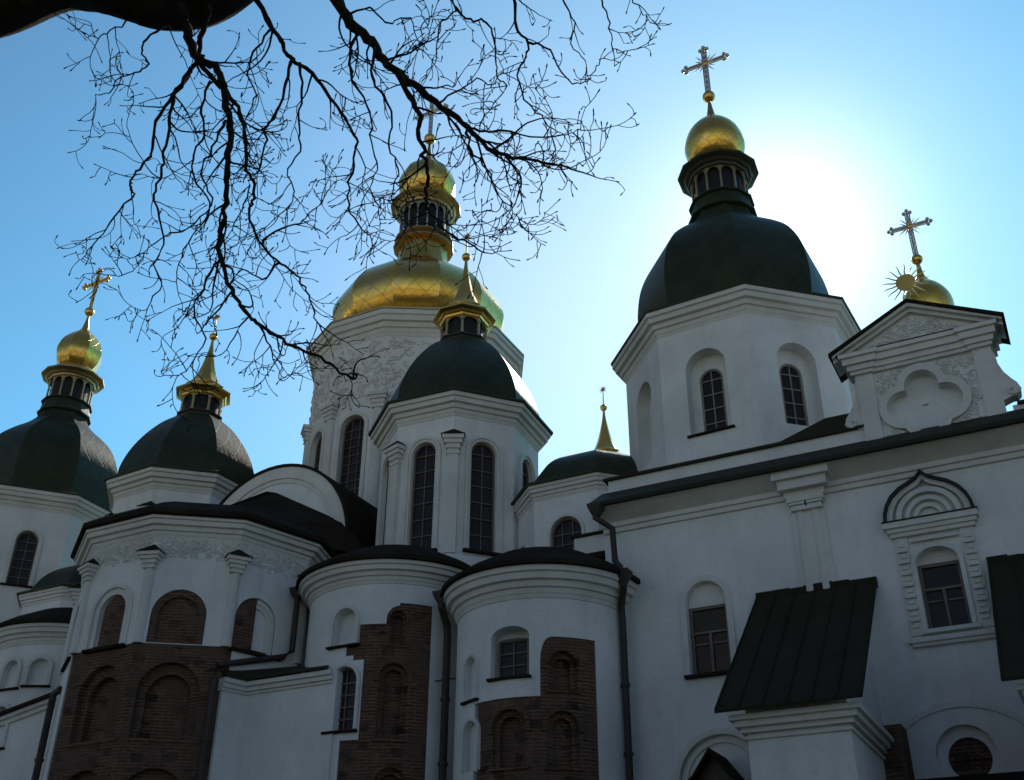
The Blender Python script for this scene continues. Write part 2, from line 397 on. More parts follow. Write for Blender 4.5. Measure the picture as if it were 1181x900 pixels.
# ---------------------------------------------------------------- building details
def window(parent, M, hw, z0, zs, y, cols=2, rows=5, flat=1.0, bar=0.035, frame=0.06, fm=None, fan=True, name='window'):
    """arched timber window set y inside the wall: dark glass, frame and glazing bars"""
    bm = bmesh.new(); fm = fm or WOOD
    top = zs + hw * flat
    prism(bm, arch_outline(hw * 1.03, z0 - 0.02, zs, flat=flat), y + 0.05, y + 0.08, M, 1)
    arch_band(bm, hw - frame, hw + 0.01, z0, zs, y - 0.02, y + 0.055, M, 0, flat=flat * (hw - frame * flat) / (hw - frame) if flat else 0)
    box(bm, -hw, hw, y - 0.02, y + 0.055, z0 - 0.01, z0 + frame, M, 0)
    for i in range(1, cols):
        x = -hw + 2 * hw * i / cols
        h = zs + flat * math.sqrt(max(hw * hw - x * x, 0)) - 0.02
        box(bm, x - bar / 2, x + bar / 2, y, y + 0.052, z0 + frame * .5, h, M, 0)
    for k in range(1, rows + 1):
        z = z0 + (zs - z0) * k / rows
        box(bm, -hw + frame * .5, hw - frame * .5, y + 0.004, y + 0.051, z - bar / 2, z + bar / 2, M, 0)
    return part(name, bm, [fm, GLASS], parent)
def cornice_prof(R0, z0, z1, over, steps=4):
    p = [(R0 - 0.25, z0)]
    h = (z1 - z0); sq = [0.10, 0.22, 0.45, 0.78, 1.0]; zz = [0.0, 0.16, 0.34, 0.55, 0.78]
    for i in range(5):
        p.append((R0 + over * sq[i], z0 + h * zz[i]))
        zn = zz[i + 1] if i < 4 else 1.0
        p.append((R0 + over * (sq[i] + (0.07 if i < 4 else 0)), z0 + h * (zn - 0.03)))
    p.append((R0 - 0.25, z1 - h * 0.03))
    return p
def curl(bm, M, x, z, s, rnd, y=0.0):
    """one scroll of stucco relief standing on a wall"""
    a0 = rnd.uniform(0, 2 * pi); sg = rnd.choice((-1, 1)); pts = []; rad = []
    for k in range(8):
        t = k / 7; a = a0 + sg * t * 4.6; r = s * (1 - 0.72 * t)
        pts.append(M @ V(x + r * cos(a), y - 0.01, z + r * sin(a))); rad.append(s * 0.2 * (1.0 - 0.45 * t))
    tube(bm, pts, [r * 1.35 for r in rad], 5)
def leaf(bm, M, x, z, s, ang, y=0.0):
    ca, sa = cos(ang), sin(ang)
    def p(u, v, h): return bm.verts.new(M @ V(x + u * ca - v * sa, y - h, z + u * sa + v * ca))
    a, b, c, d, e = p(-s, 0, -.01), p(0, s * .42, -.01), p(s, 0, -.01), p(0, -s * .42, -.01), p(0, 0, s * .35)
    for q in ((a, b, e), (b, c, e), (c, d, e), (d, a, e)): bm.faces.new(q)
def relief(bm, M, x0, x1, z0, z1, s, rnd, dens=1.0, keep=None):
    n = int((x1 - x0) * (z1 - z0) / (s * s * 3.4) * dens)
    for _ in range(n):
        x, z = rnd.uniform(x0, x1), rnd.uniform(z0, z1)
        if keep and not keep(x, z): continue
        if rnd.random() < .6: curl(bm, M, x, z, s * rnd.uniform(.6, 1.1), rnd)
        else: leaf(bm, M, x, z, s * rnd.uniform(.7, 1.2), rnd.uniform(0, 2 * pi))
def cross(parent, c, z0, H, arm, zc, mat, sz=1.0, name='cross'):
    """ornate openwork cross: paired bars, trefoil ends, sunburst rays at the middle"""
    bm = bmesh.new(); M = Matrix.Translation(V(c[0], c[1], 0)); s = sz
    d, th = 0.085 * s, 0.03 * s
    for o in (-d, d):
        tube(bm, [M @ V(o, 0, z0), M @ V(o, 0, z0 + H - .12 * s)], [th, th], 6)
        tube(bm, [M @ V(-arm + .12 * s, 0, zc + o), M @ V(arm - .12 * s, 0, zc + o)], [th, th], 6)
    box(bm, -d * .6, d * .6, -.012 * s, .012 * s, z0, z0 + H - .1 * s, M)
    box(bm, -arm + .1 * s, arm - .1 * s, -.0125 * s, .0125 * s, zc - d * .6, zc + d * .6, M)
    k = 0
    while z0 + .2 * s + k * .26 * s < z0 + H - .15 * s:
        z = z0 + .2 * s + k * .26 * s; tube(bm, [M @ V(-d, 0, z), M @ V(d, 0, z)], [th * .8] * 2, 5); k += 1
    for (x, z, ux, uz) in ((0, z0 + H, 0, 1), (arm, zc, 1, 0), (-arm, zc, -1, 0)):
        for dx, dz in ((ux * 0, uz * 0), (-ux * .12 - uz * .13, -uz * .12 - ux * .13), (-ux * .12 + uz * .13, -uz * .12 + ux * .13)):
            sphere(bm, M @ V(x + dx * s, 0, z + dz * s), .085 * s, 0, 8)
    for i in range(16):
        a = 2 * pi * (i + .5) / 16; L = (.6 if i % 2 else .46) * s
        tube(bm, [M @ V(.08 * s * cos(a), 0, zc + .08 * s * sin(a)), M @ V(L * .6 * cos(a), 0, zc + L * .6 * sin(a)), M @ V(L * cos(a), 0, zc + L * sin(a))], [.02 * s, .026 * s, .004 * s], 5)
    o = part(name, bm, mat, parent)
    bm = bmesh.new(); bmesh.ops.create_uvsphere(bm, u_segments=14, v_segments=10, radius=.13 * s, matrix=M @ Matrix.Translation((0, 0, zc)) @ Matrix.Scale(.6, 4, (0, 1, 0)))
    return o, bm
def star(bm, c, z, r, n=8):
    M = Matrix.Translation(V(c[0], c[1], z)) ; pts = []
    for i in range(2 * n):
        a = pi * i / n; q = r if i % 2 == 0 else r * .36
        pts.append((q * sin(a), q * cos(a)))
    f = [bm.verts.new(M @ V(x, 0, y)) for x, y in pts]; a = bm.verts.new(M @ V(0, -.07, 0)); b = bm.verts.new(M @ V(0, .07, 0))
    for i in range(2 * n):
        j = (i + 1) % (2 * n); bm.faces.new((f[i], f[j], a)); bm.faces.new((f[j], f[i], b))
def lantern(parent, c, n, rot, rcore, rcol, zb, zt, zc1, rcorn, ztop, rtop, colm, cornm, basem, rbase, zbase, neck=None):
    """open-arched lantern: base ring, dark core, columns with little arches, stepped cornice"""
    bm = bmesh.new()
    lathe(bm, c, [(rbase * .9, zbase), (rbase, zbase + .05), (rbase, zbase + .11), (rbase * .45 + rcol * .6, zbase + .16 + (zb - zbase) * .12), (rcol * 1.1, zb - .1), (rcol * 1.2, zb - .07), (rcol * 1.2, zb - .02), (rcol * 1.06, zb + .03), (rcore * .9, zb + .05)], n, rot)
    part('lantern_base', bm, basem, parent, 25)
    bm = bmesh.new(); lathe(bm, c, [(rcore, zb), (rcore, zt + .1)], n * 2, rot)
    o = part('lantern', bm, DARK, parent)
    bm = bmesh.new(); H = zt - zb; wd = 2 * rcol * sin(pi / n)
    for a in angles(n, rot):
        p = V(c[0] + rcol * sin(a), c[1] - rcol * cos(a), 0); r = wd * .085
        tube(bm, [p + V(0, 0, zb), p + V(0, 0, zt)], [r, r], 8)
        tube(bm, [p + V(0, 0, zb), p + V(0, 0, zb + .08)], [r * 1.5] * 2, 8)
        tube(bm, [p + V(0, 0, zb + H * .74), p + V(0, 0, zb + H * .8)], [r * 1.5] * 2, 8)
    for a in angles(n, rot + pi / n):
        M = face_frame(c, a, rcol * cos(pi / n)); hw = wd / 2; hi = hw * .8; zs = zb + H * .8
        ol = [(hw, zs), (hw, zt + .02), (-hw, zt + .02), (-hw, zs), (-hi, zs)] + [(hi * cos(pi - pi * k / 8), zs + min(hi * 1.25, zt - zs - .02) * sin(pi * k / 8)) for k in range(1, 8)] + [(hi, zs)]
        prism(bm, ol, -.02, .04, M)
    part('lantern_arcade', bm, colm, parent)
    bm = bmesh.new(); h = ztop - zc1
    lathe(bm, c, [(rcol * .9, zt), (rcol * 1.1, zt + .01), (rcol * 1.14, zt + (zc1 - zt) * .4), (rcol + (rcorn - rcol) * .45, zt + (zc1 - zt) * .5), (rcol + (rcorn - rcol) * .6, zc1 - .04),
                  (rcorn * .96, zc1), (rcorn, zc1 + .03), (rcorn, zc1 + .1), (rcorn * .95, zc1 + .12), (rtop, ztop), (rtop * .8, ztop + .01)], n, rot)
    part('lantern_cornice', bm, cornm, parent, 25)
    return o
def dome_mesh(name, parent, c, prof, n, rot, mat, k=5, label=None, uvr=None):
    bm = bmesh.new(); pr = smooth_profile(prof, k); lathe(bm, c, pr, n, rot)
    o = part(name, bm, mat, parent, None, c, uvr or max(r for r, z in prof), label)
    me = o.data; me.polygons.foreach_set('use_smooth', [True] * len(me.polygons))
    # keep the ribs between the facets crisp
    at = me.attributes.get('sharp_edge') or me.attributes.new('sharp_edge', 'BOOLEAN', 'EDGE')
    if n <= 16:
        for e in me.edges:
            a, b = me.vertices[e.vertices[0]].co, me.vertices[e.vertices[1]].co
            at.data[e.index].value = abs(a.z - b.z) > 1e-5
    return o

BRANCHES = [
  [(17.81, 2.25, 6.43, 0.1627), (18.27, 2.41, 6.66, 0.1547), (18.59, 2.49, 6.71, 0.1503), (18.88, 2.63, 6.89, 0.1486), (19.22, 2.79, 6.78, 0.144), (19.42, 3.03, 6.83, 0.1441), (19.7, 3.08, 6.88, 0.1411), (20.15, 3.02, 6.98, 0.1339)] ,
  [(19.53, 2.95, 6.63, 0.0291), (19.51, 3.02, 6.53, 0.0264), (19.51, 3.09, 6.45, 0.0251), (19.53, 3.15, 6.38, 0.024), (19.59, 3.21, 6.36, 0.023), (19.59, 3.3, 6.28, 0.0219), (19.56, 3.4, 6.17, 0.0206), (19.55, 3.46, 6.06, 0.0194), (19.53, 3.49, 5.89, 0.018), (19.51, 3.54, 5.74, 0.0168), (19.43, 3.63, 5.61, 0.0155), (19.35, 3.72, 5.49, 0.0143), (19.39, 3.79, 5.27, 0.0127), (19.48, 3.84, 5.1, 0.0115), (19.53, 3.91, 5.03, 0.0108), (19.56, 4.02, 5.01, 0.0101), (19.6, 4.17, 4.99, 0.0093), (19.7, 4.25, 4.95, 0.0085), (19.85, 4.27, 4.82, 0.0075), (20.0, 4.27, 4.71, 0.0066)] ,
  [(19.48, 3.19, 6.45, 0.0159), (19.5, 3.28, 6.37, 0.0142), (19.55, 3.41, 6.32, 0.0129), (19.56, 3.52, 6.23, 0.012), (19.56, 3.58, 6.08, 0.0109), (19.52, 3.67, 5.97, 0.01), (19.5, 3.77, 5.94, 0.0095), (19.45, 3.82, 5.86, 0.009), (19.44, 3.82, 5.78, 0.0086), (19.5, 3.88, 5.58, 0.0075), (19.5, 4.04, 5.56, 0.007), (19.53, 4.19, 5.54, 0.0063), (19.62, 4.21, 5.4, 0.0057), (19.68, 4.21, 5.26, 0.0051), (19.66, 4.3, 5.19, 0.0047)] ,
  [(19.65, 3.03, 6.66, 0.018), (19.56, 3.11, 6.57, 0.0153), (19.43, 3.21, 6.48, 0.0135), (19.32, 3.26, 6.44, 0.0124), (19.24, 3.26, 6.34, 0.0112), (19.11, 3.29, 6.21, 0.0098), (18.96, 3.42, 6.17, 0.0087), (18.91, 3.45, 6.12, 0.0081), (18.86, 3.41, 5.97, 0.0071), (18.84, 3.43, 5.9, 0.0065), (18.83, 3.47, 5.88, 0.0062), (18.65, 3.53, 5.88, 0.0055), (18.51, 3.56, 5.77, 0.0043), (18.5, 3.49, 5.57, 0.0033)] ,
  [(19.44, 3.19, 6.41, 0.0137), (19.33, 3.21, 6.27, 0.0114), (19.27, 3.25, 6.11, 0.0099), (19.21, 3.31, 5.95, 0.0087), (19.13, 3.39, 5.88, 0.0079), (19.11, 3.38, 5.71, 0.007), (19.14, 3.43, 5.58, 0.0062), (19.04, 3.58, 5.53, 0.0055), (19.03, 3.56, 5.36, 0.0047), (19.11, 3.57, 5.2, 0.004), (18.92, 3.66, 5.17, 0.0034)] ,
  [(19.51, 3.27, 6.34, 0.0091), (19.45, 3.3, 6.19, 0.0077), (19.41, 3.38, 6.05, 0.0068), (19.34, 3.41, 5.91, 0.006), (19.37, 3.44, 5.75, 0.0055), (19.33, 3.61, 5.71, 0.0049), (19.35, 3.53, 5.48, 0.0042), (19.18, 3.6, 5.4, 0.0037), (19.2, 3.58, 5.2, 0.0031)] ,
  [(19.86, 3.1, 6.77, 0.0181), (19.91, 3.22, 6.63, 0.015), (19.94, 3.35, 6.53, 0.0134), (19.96, 3.43, 6.46, 0.0124), (20.07, 3.5, 6.34, 0.0112), (20.12, 3.62, 6.24, 0.01), (20.14, 3.76, 6.18, 0.009), (20.22, 3.78, 6.02, 0.008), (20.22, 3.79, 5.87, 0.0072), (20.07, 3.94, 5.81, 0.0062), (20.09, 3.97, 5.64, 0.0052), (20.21, 3.95, 5.45, 0.0044)] ,
  [(19.98, 3.41, 6.44, 0.0113), (19.91, 3.47, 6.31, 0.0092), (19.82, 3.53, 6.18, 0.0078), (19.72, 3.55, 6.1, 0.007), (19.75, 3.55, 6.01, 0.0065), (19.61, 3.66, 5.92, 0.0055), (19.58, 3.65, 5.81, 0.0049), (19.55, 3.65, 5.64, 0.0041), (19.39, 3.75, 5.63, 0.0034)] ,
  [(20.2, 3.22, 6.91, 0.043), (20.26, 3.29, 6.78, 0.0368), (20.31, 3.34, 6.69, 0.0342), (20.39, 3.42, 6.51, 0.0298), (20.47, 3.51, 6.41, 0.0269), (20.52, 3.58, 6.31, 0.0245), (20.67, 3.6, 6.1, 0.021), (20.79, 3.7, 5.98, 0.018), (20.91, 3.81, 5.85, 0.0148), (21.06, 3.78, 5.62, 0.0122), (21.18, 3.83, 5.52, 0.0101), (21.29, 3.95, 5.54, 0.008), (21.46, 3.9, 5.4, 0.006)] ,
  [(20.99, 3.68, 5.71, 0.0083), (21.05, 3.72, 5.67, 0.0069), (21.15, 3.79, 5.68, 0.0058), (21.36, 3.88, 5.62, 0.0038), (21.48, 3.92, 5.62, 0.003), (21.58, 3.87, 5.57, 0.0024)] ,
  [(20.68, 3.49, 6.05, 0.0191), (20.72, 3.56, 5.92, 0.0156), (20.76, 3.62, 5.81, 0.0138), (20.72, 3.68, 5.75, 0.0125), (20.74, 3.7, 5.63, 0.0112), (20.77, 3.7, 5.5, 0.01), (20.73, 3.77, 5.44, 0.009), (20.69, 3.83, 5.39, 0.0081), (20.77, 3.81, 5.24, 0.007), (20.83, 3.82, 5.13, 0.006), (20.88, 4.0, 5.17, 0.0049), (20.99, 3.95, 5.04, 0.004)] ,
  [(21.21, 3.81, 6.86, 0.0114), (21.2, 3.87, 6.75, 0.0095), (21.19, 3.91, 6.57, 0.008), (21.21, 4.0, 6.53, 0.0072), (21.21, 4.0, 6.41, 0.0065), (21.18, 3.97, 6.28, 0.0058), (21.13, 4.08, 6.26, 0.0052), (21.22, 4.06, 6.04, 0.0043), (21.27, 4.16, 5.99, 0.0036), (21.25, 4.26, 5.97, 0.0031)] ,
  [(21.23, 3.97, 6.48, 0.0072), (21.35, 4.02, 6.41, 0.0056), (21.4, 4.03, 6.25, 0.0046), (21.47, 4.06, 6.13, 0.0039), (21.55, 4.08, 6.12, 0.0034), (21.64, 3.99, 6.1, 0.0029), (21.71, 3.91, 6.06, 0.0025)] ,
  [(20.92, 3.58, 6.78, 0.0072), (20.91, 3.65, 6.67, 0.0059), (20.91, 3.69, 6.62, 0.0054), (20.86, 3.63, 6.5, 0.0048), (20.78, 3.72, 6.49, 0.0044), (20.79, 3.67, 6.27, 0.0037), (20.66, 3.78, 6.26, 0.0032), (20.65, 3.69, 6.05, 0.0026)] ,
  [(20.89, 3.7, 6.67, 0.0079), (20.96, 3.78, 6.6, 0.0066), (21.05, 3.78, 6.56, 0.006), (21.08, 3.84, 6.46, 0.0053), (21.06, 3.91, 6.37, 0.0047), (21.09, 3.89, 6.2, 0.0042), (21.08, 4.0, 6.21, 0.0038), (21.03, 3.89, 5.97, 0.003), (20.9, 4.0, 6.0, 0.0027)] ,
  [(21.44, 4.0, 6.93, 0.0069), (21.43, 4.06, 6.82, 0.0054), (21.47, 4.1, 6.64, 0.0043), (21.44, 4.13, 6.5, 0.0036), (21.45, 4.28, 6.51, 0.003), (21.51, 4.17, 6.26, 0.0024)] ,
  [(21.62, 4.09, 6.92, 0.0069), (21.63, 4.16, 6.81, 0.0053), (21.65, 4.21, 6.66, 0.0042), (21.66, 4.19, 6.46, 0.0033), (21.67, 4.33, 6.53, 0.0029), (21.8, 4.18, 6.35, 0.0024)] ,
  [(21.78, 4.16, 6.91, 0.006), (21.81, 4.21, 6.76, 0.0039), (21.86, 4.22, 6.64, 0.0029), (21.88, 4.31, 6.64, 0.0023)] ,
  [(19.32, 2.85, 6.67, 0.0072), (19.19, 2.87, 6.59, 0.005), (19.07, 2.85, 6.54, 0.0038), (18.9, 2.9, 6.63, 0.0033), (18.94, 2.8, 6.55, 0.0027)] ,
  [(19.44, 2.99, 6.6, 0.009), (19.35, 2.98, 6.57, 0.0075), (19.23, 3.0, 6.56, 0.0066), (19.17, 3.03, 6.52, 0.0059), (19.18, 3.08, 6.45, 0.0053), (19.02, 3.13, 6.5, 0.0047), (19.0, 3.04, 6.37, 0.0039), (18.81, 3.14, 6.44, 0.0034), (18.8, 3.06, 6.36, 0.0028)] ,
  [(19.47, 3.49, 6.22, 0.0084), (19.37, 3.5, 6.07, 0.0069), (19.33, 3.5, 5.88, 0.006), (19.31, 3.62, 5.8, 0.0054), (19.29, 3.56, 5.57, 0.0046), (19.15, 3.53, 5.52, 0.0041), (19.07, 3.47, 5.42, 0.0036), (19.05, 3.4, 5.21, 0.0029), (18.89, 3.43, 5.24, 0.0027)] ,
  [(19.41, 3.68, 5.37, 0.0089), (19.37, 3.67, 5.26, 0.0073), (19.28, 3.7, 5.16, 0.0062), (19.3, 3.67, 4.99, 0.0052), (19.27, 3.81, 4.93, 0.0044), (19.19, 3.81, 4.78, 0.0034), (19.2, 3.73, 4.66, 0.0028)] ,
  [(19.59, 3.81, 5.49, 0.0081), (19.74, 3.76, 5.51, 0.006), (19.89, 3.76, 5.49, 0.0046), (19.98, 3.75, 5.55, 0.0036), (20.01, 3.81, 5.64, 0.0029)] ,
  [(20.07, 3.38, 6.32, 0.0089), (20.07, 3.44, 6.17, 0.0072), (19.99, 3.52, 6.05, 0.006), (20.01, 3.55, 5.86, 0.0051), (19.91, 3.59, 5.75, 0.0042), (19.93, 3.65, 5.6, 0.0035), (19.86, 3.64, 5.46, 0.0028)] ,
  [(20.49, 3.33, 6.33, 0.0097), (20.43, 3.39, 6.19, 0.0078), (20.44, 3.44, 6.03, 0.0067), (20.47, 3.57, 5.93, 0.0057), (20.47, 3.58, 5.75, 0.0048), (20.46, 3.68, 5.65, 0.0041), (20.42, 3.69, 5.49, 0.0033), (20.48, 3.72, 5.34, 0.0027)] ,
  [(20.59, 3.4, 6.2, 0.0096), (20.54, 3.46, 6.06, 0.0077), (20.59, 3.51, 5.93, 0.0066), (20.6, 3.59, 5.83, 0.0058), (20.57, 3.61, 5.67, 0.0048), (20.6, 3.68, 5.56, 0.0041), (20.55, 3.71, 5.42, 0.0033), (20.6, 3.72, 5.26, 0.0027)] ,
  [(21.0, 3.71, 5.69, 0.0079), (21.02, 3.74, 5.55, 0.006), (21.08, 3.81, 5.46, 0.0047), (21.07, 3.92, 5.4, 0.0038), (21.17, 3.91, 5.23, 0.0029), (21.16, 4.01, 5.24, 0.0025)] ,
  [(20.9, 3.55, 5.77, 0.0072), (21.03, 3.53, 5.77, 0.0053), (21.19, 3.48, 5.76, 0.0038), (21.19, 3.61, 5.83, 0.0033), (21.29, 3.57, 5.86, 0.0024)] ,
  [(21.21, 3.76, 5.45, 0.007), (21.26, 3.82, 5.34, 0.0048), (21.21, 3.88, 5.25, 0.0035), (21.12, 3.88, 5.18, 0.0024)] ,
  [(20.48, 3.26, 6.37, 0.0077), (20.62, 3.27, 6.36, 0.0058), (20.66, 3.37, 6.33, 0.0047), (20.77, 3.4, 6.34, 0.0038), (20.89, 3.37, 6.15, 0.0029), (20.88, 3.48, 6.32, 0.0026)] ,
  [(19.94, 3.28, 6.57, 0.0081), (19.85, 3.26, 6.42, 0.0062), (19.76, 3.32, 6.32, 0.0052), (19.82, 3.34, 6.11, 0.0043), (19.75, 3.35, 5.95, 0.0033), (19.66, 3.51, 5.93, 0.0027)] ,
  [(19.59, 3.88, 4.98, 0.0074), (19.62, 3.96, 4.85, 0.0047), (19.67, 4.02, 4.76, 0.0033), (19.69, 3.99, 4.65, 0.0026)] ,
  [(19.65, 3.89, 5.39, 0.0077), (19.61, 3.84, 5.26, 0.0051), (19.61, 3.71, 5.22, 0.0039), (19.53, 3.64, 5.24, 0.0026)] ,
]
# ================================================================= the setting
bm = bmesh.new(); S = 2500
bm.faces.new([bm.verts.new(p) for p in ((-S, -S, 0), (S, -S, 0), (S, S, 0), (-S, S, 0))])
g = link('ground', finish(bm, GRASS, None)); g['kind'] = 'structure'
bm = bmesh.new(); box(bm, -40, 40, 14.0, 19.5, -.05, .004)
g = link('path', finish(bm, PAVE, None)); g['kind'] = 'structure'
bm = bmesh.new(); box(bm, -160, 160, -190, -14, -.05, .004)
g = link('square', finish(bm, PAVE, None)); g['kind'] = 'structure'
# sunlit buildings across the square: behind the camera, seen only in the gilded domes
LB = empty('long_building', (20, -75, 0)); tag(LB, 'long yellow two-storey building across the square, facing the apses', 'building')
bm = bmesh.new(); box(bm, -70, 95, -90, -75, 0, 14); part('wall', bm, SUNWALL, LB)
bm = bmesh.new(); prism(bm, [(-71, 14), (96, 14), (90, 18), (-65, 18)], -90.5, -74.3); part('roof', bm, BROWNROOF, LB)
bm = bmesh.new()
for i in range(33):
    for z in (2, 8): box(bm, -66 + i * 4.9, -64.4 + i * 4.9, -75.3, -74.97, z, z + 2.8)
part('window_row', bm, GLASS, LB)['kind'] = 'stuff'
BT = empty('bell_tower', (-4, -66, 0)); tag(BT, 'tall tiered bell tower of ochre stucco with a dark dome, across the square', 'tower')
for z0, z1, q in ((0, 17, 8), (17, 32, 7), (32, 45, 6), (45, 56, 5)):
    bm = bmesh.new(); box(bm, -4 - q, -4 + q, -66 - q, -66 + q, z0, z1 - 1); box(bm, -4.6 - q, -3.4 + q, -66.6 - q, -65.4 + q, z1 - 1, z1); part('tier', bm, SUNWALL, BT)
    bm = bmesh.new(); prism(bm, arch_outline(1.6, z0 + 2, z1 - 5, x0=-4), -66.1 + q, -65.97 + q); part('opening', bm, DARK, BT)
bm = bmesh.new(); lathe(bm, (-4, -66), [(4.5, 56), (5, 59), (4.6, 62), (2.5, 65), (.8, 67), (.1, 72)], 16); part('dome', bm, GOLDP, BT)

# unseen evergreens, added behind the camera to shade the foot of the apses
def evergreen(name, x, y, sc, seed, proto):
    t = empty(name, (x, y, 0))
    r_ = random.Random(seed)
    if proto is None:
        bm = bmesh.new(); tube(bm, [V(0, 0, 0), V(.05, .02, 4), V(0, .1, 9)], [.28, .2, .06], 8); tr = link('trunk', finish(bm, BARK, 40))
        bm = bmesh.new()
        for i in range(2600):
            z = r_.uniform(1.0, 11); q = (1 - (z / 11.6) ** 1.4) * 3.4 * (1 + .25 * sin(z * 5 + r_.uniform(0, 2))) * r_.uniform(.35, 1) ** .5; a = r_.uniform(0, 2 * pi)
            p = V(q * cos(a), q * sin(a), z); u = V(r_.gauss(0, 1), r_.gauss(0, 1), r_.gauss(0, .5)).normalized() * .28; w_ = V(r_.gauss(0, 1), r_.gauss(0, 1), r_.gauss(0, 1)).normalized() * .2
            bm.faces.new([bm.verts.new(p - u), bm.verts.new(p + w_), bm.verts.new(p + u), bm.verts.new(p - w_)])
        cr = link('crown', finish(bm, LEAF, None, recalc=False))
        for o in (tr, cr): o.parent = t
    else:
        for ch in proto.children: o = ch.copy(); SC.collection.objects.link(o); o.parent = t
    t.scale = (sc, sc, sc); t.rotation_euler.z = seed; return t
EG = None
for i, (x, y, sc) in enumerate(((-14, -8, 1.0), (-5, -11, 1.15), (4, -9, .95), (13, -12, 1.2), (22, -10, 1.0), (31, -9, 1.1), (40, -11, 1.05))):
    e = evergreen('added_shade_evergreen', x, y, sc * 1.45, i + 1, EG); EG = EG or e
    tag(e, 'unseen bushy evergreen, added opposite the apses to shade their foot', 'tree', 'unseen evergreens added to shade the apses')

# ================================================================= the cathedral
CA = empty('cathedral', (0, 30, 0))
tag(CA, 'white cathedral with gold and dark green domes and bare old brick on its apses', 'cathedral')
rnd = random.Random(7)
def xprism(bm, outline_yz, x0, x1, mi=0):
    a = [bm.verts.new((x0, y, z)) for y, z in outline_yz]; b = [bm.verts.new((x1, y, z)) for y, z in outline_yz]; n = len(a)
    fs = [bm.faces.new(a), bm.faces.new(b[::-1])] + [bm.faces.new((a[i], b[i], b[(i + 1) % n], a[(i + 1) % n])) for i in range(n)]
    for f in fs: f.material_index = mi
def wedge(bm, c, cols, ra, rb, rf=None):
    """curved solid: cols = [(azimuth deg, z low, z high)], between radii ra and rb"""
    rf = rf or (lambda a: 1.0); rows = []
    for a, z0, z1 in cols:
        a = R(a); k = rf(a); s, co = sin(a), -cos(a)
        rows.append([V(c[0] + r * k * s, c[1] + r * k * co, z) for r, z in ((ra, z0), (rb, z0), (rb, z1), (ra, z1))])
    loft(bm, rows, 0, True, True)
def span(a0, a1, z0, z1, step=3.0):
    n = max(1, int(math.ceil((a1 - a0) / step))); return [(a0 + (a1 - a0) * i / n, z0, z1) for i in range(n + 1)]
def pilaster(parent, M, w, d, z0, zc, zt, round_=True, roof=True, mat=None):
    """shaft with a stepped capital under a little metal cap"""
    bm = bmesh.new()
    if round_:
        pts = [(-w / 2, 0.05)] + [(-w / 2 * cos(pi * k / 10), -d * sin(pi * k / 10)) for k in range(11)] + [(w / 2, 0.05)]
        A = [[bm.verts.new(M @ V(x, y, z)) for x, y in pts] for z in (z0, zc)]
        n = len(pts)
        for i in range(n): bm.faces.new((A[0][i], A[0][(i + 1) % n], A[1][(i + 1) % n], A[1][i]))
        bm.faces.new(A[0]); bm.faces.new(A[1])
    else:
        box(bm, -w / 2, w / 2, -d, .05, z0, zc, M)
    h = zt - zc
    for a, b, e in ((0, .16, .03), (.16, .3, .0), (.3, .55, .05), (.55, .78, .11), (.78, 1.0, .17)):
        box(bm, -w / 2 - e, w / 2 + e, -d - e, .05, zc + h * a, zc + h * b, M)
    o = part('pilaster', bm, TRIM if mat is None else mat, parent)
    if roof:
        bm = bmesh.new(); e = .21; x0, x1, y0 = -w / 2 - e, w / 2 + e, -d - e
        p = [bm.verts.new(M @ V(*q)) for q in ((x0, y0, zt), (x1, y0, zt), (x1, .05, zt), (x0, .05, zt), (0, .05, zt + .30), (0, -.02, zt + .30))]
        for q in ((0, 1, 5), (1, 2, 4, 5), (3, 0, 5, 4), (0, 3, 2, 1), (2, 3, 4)): bm.faces.new([p[i] for i in q])
        part('capital_cap', bm, BROWNROOF, parent, None)
    return o

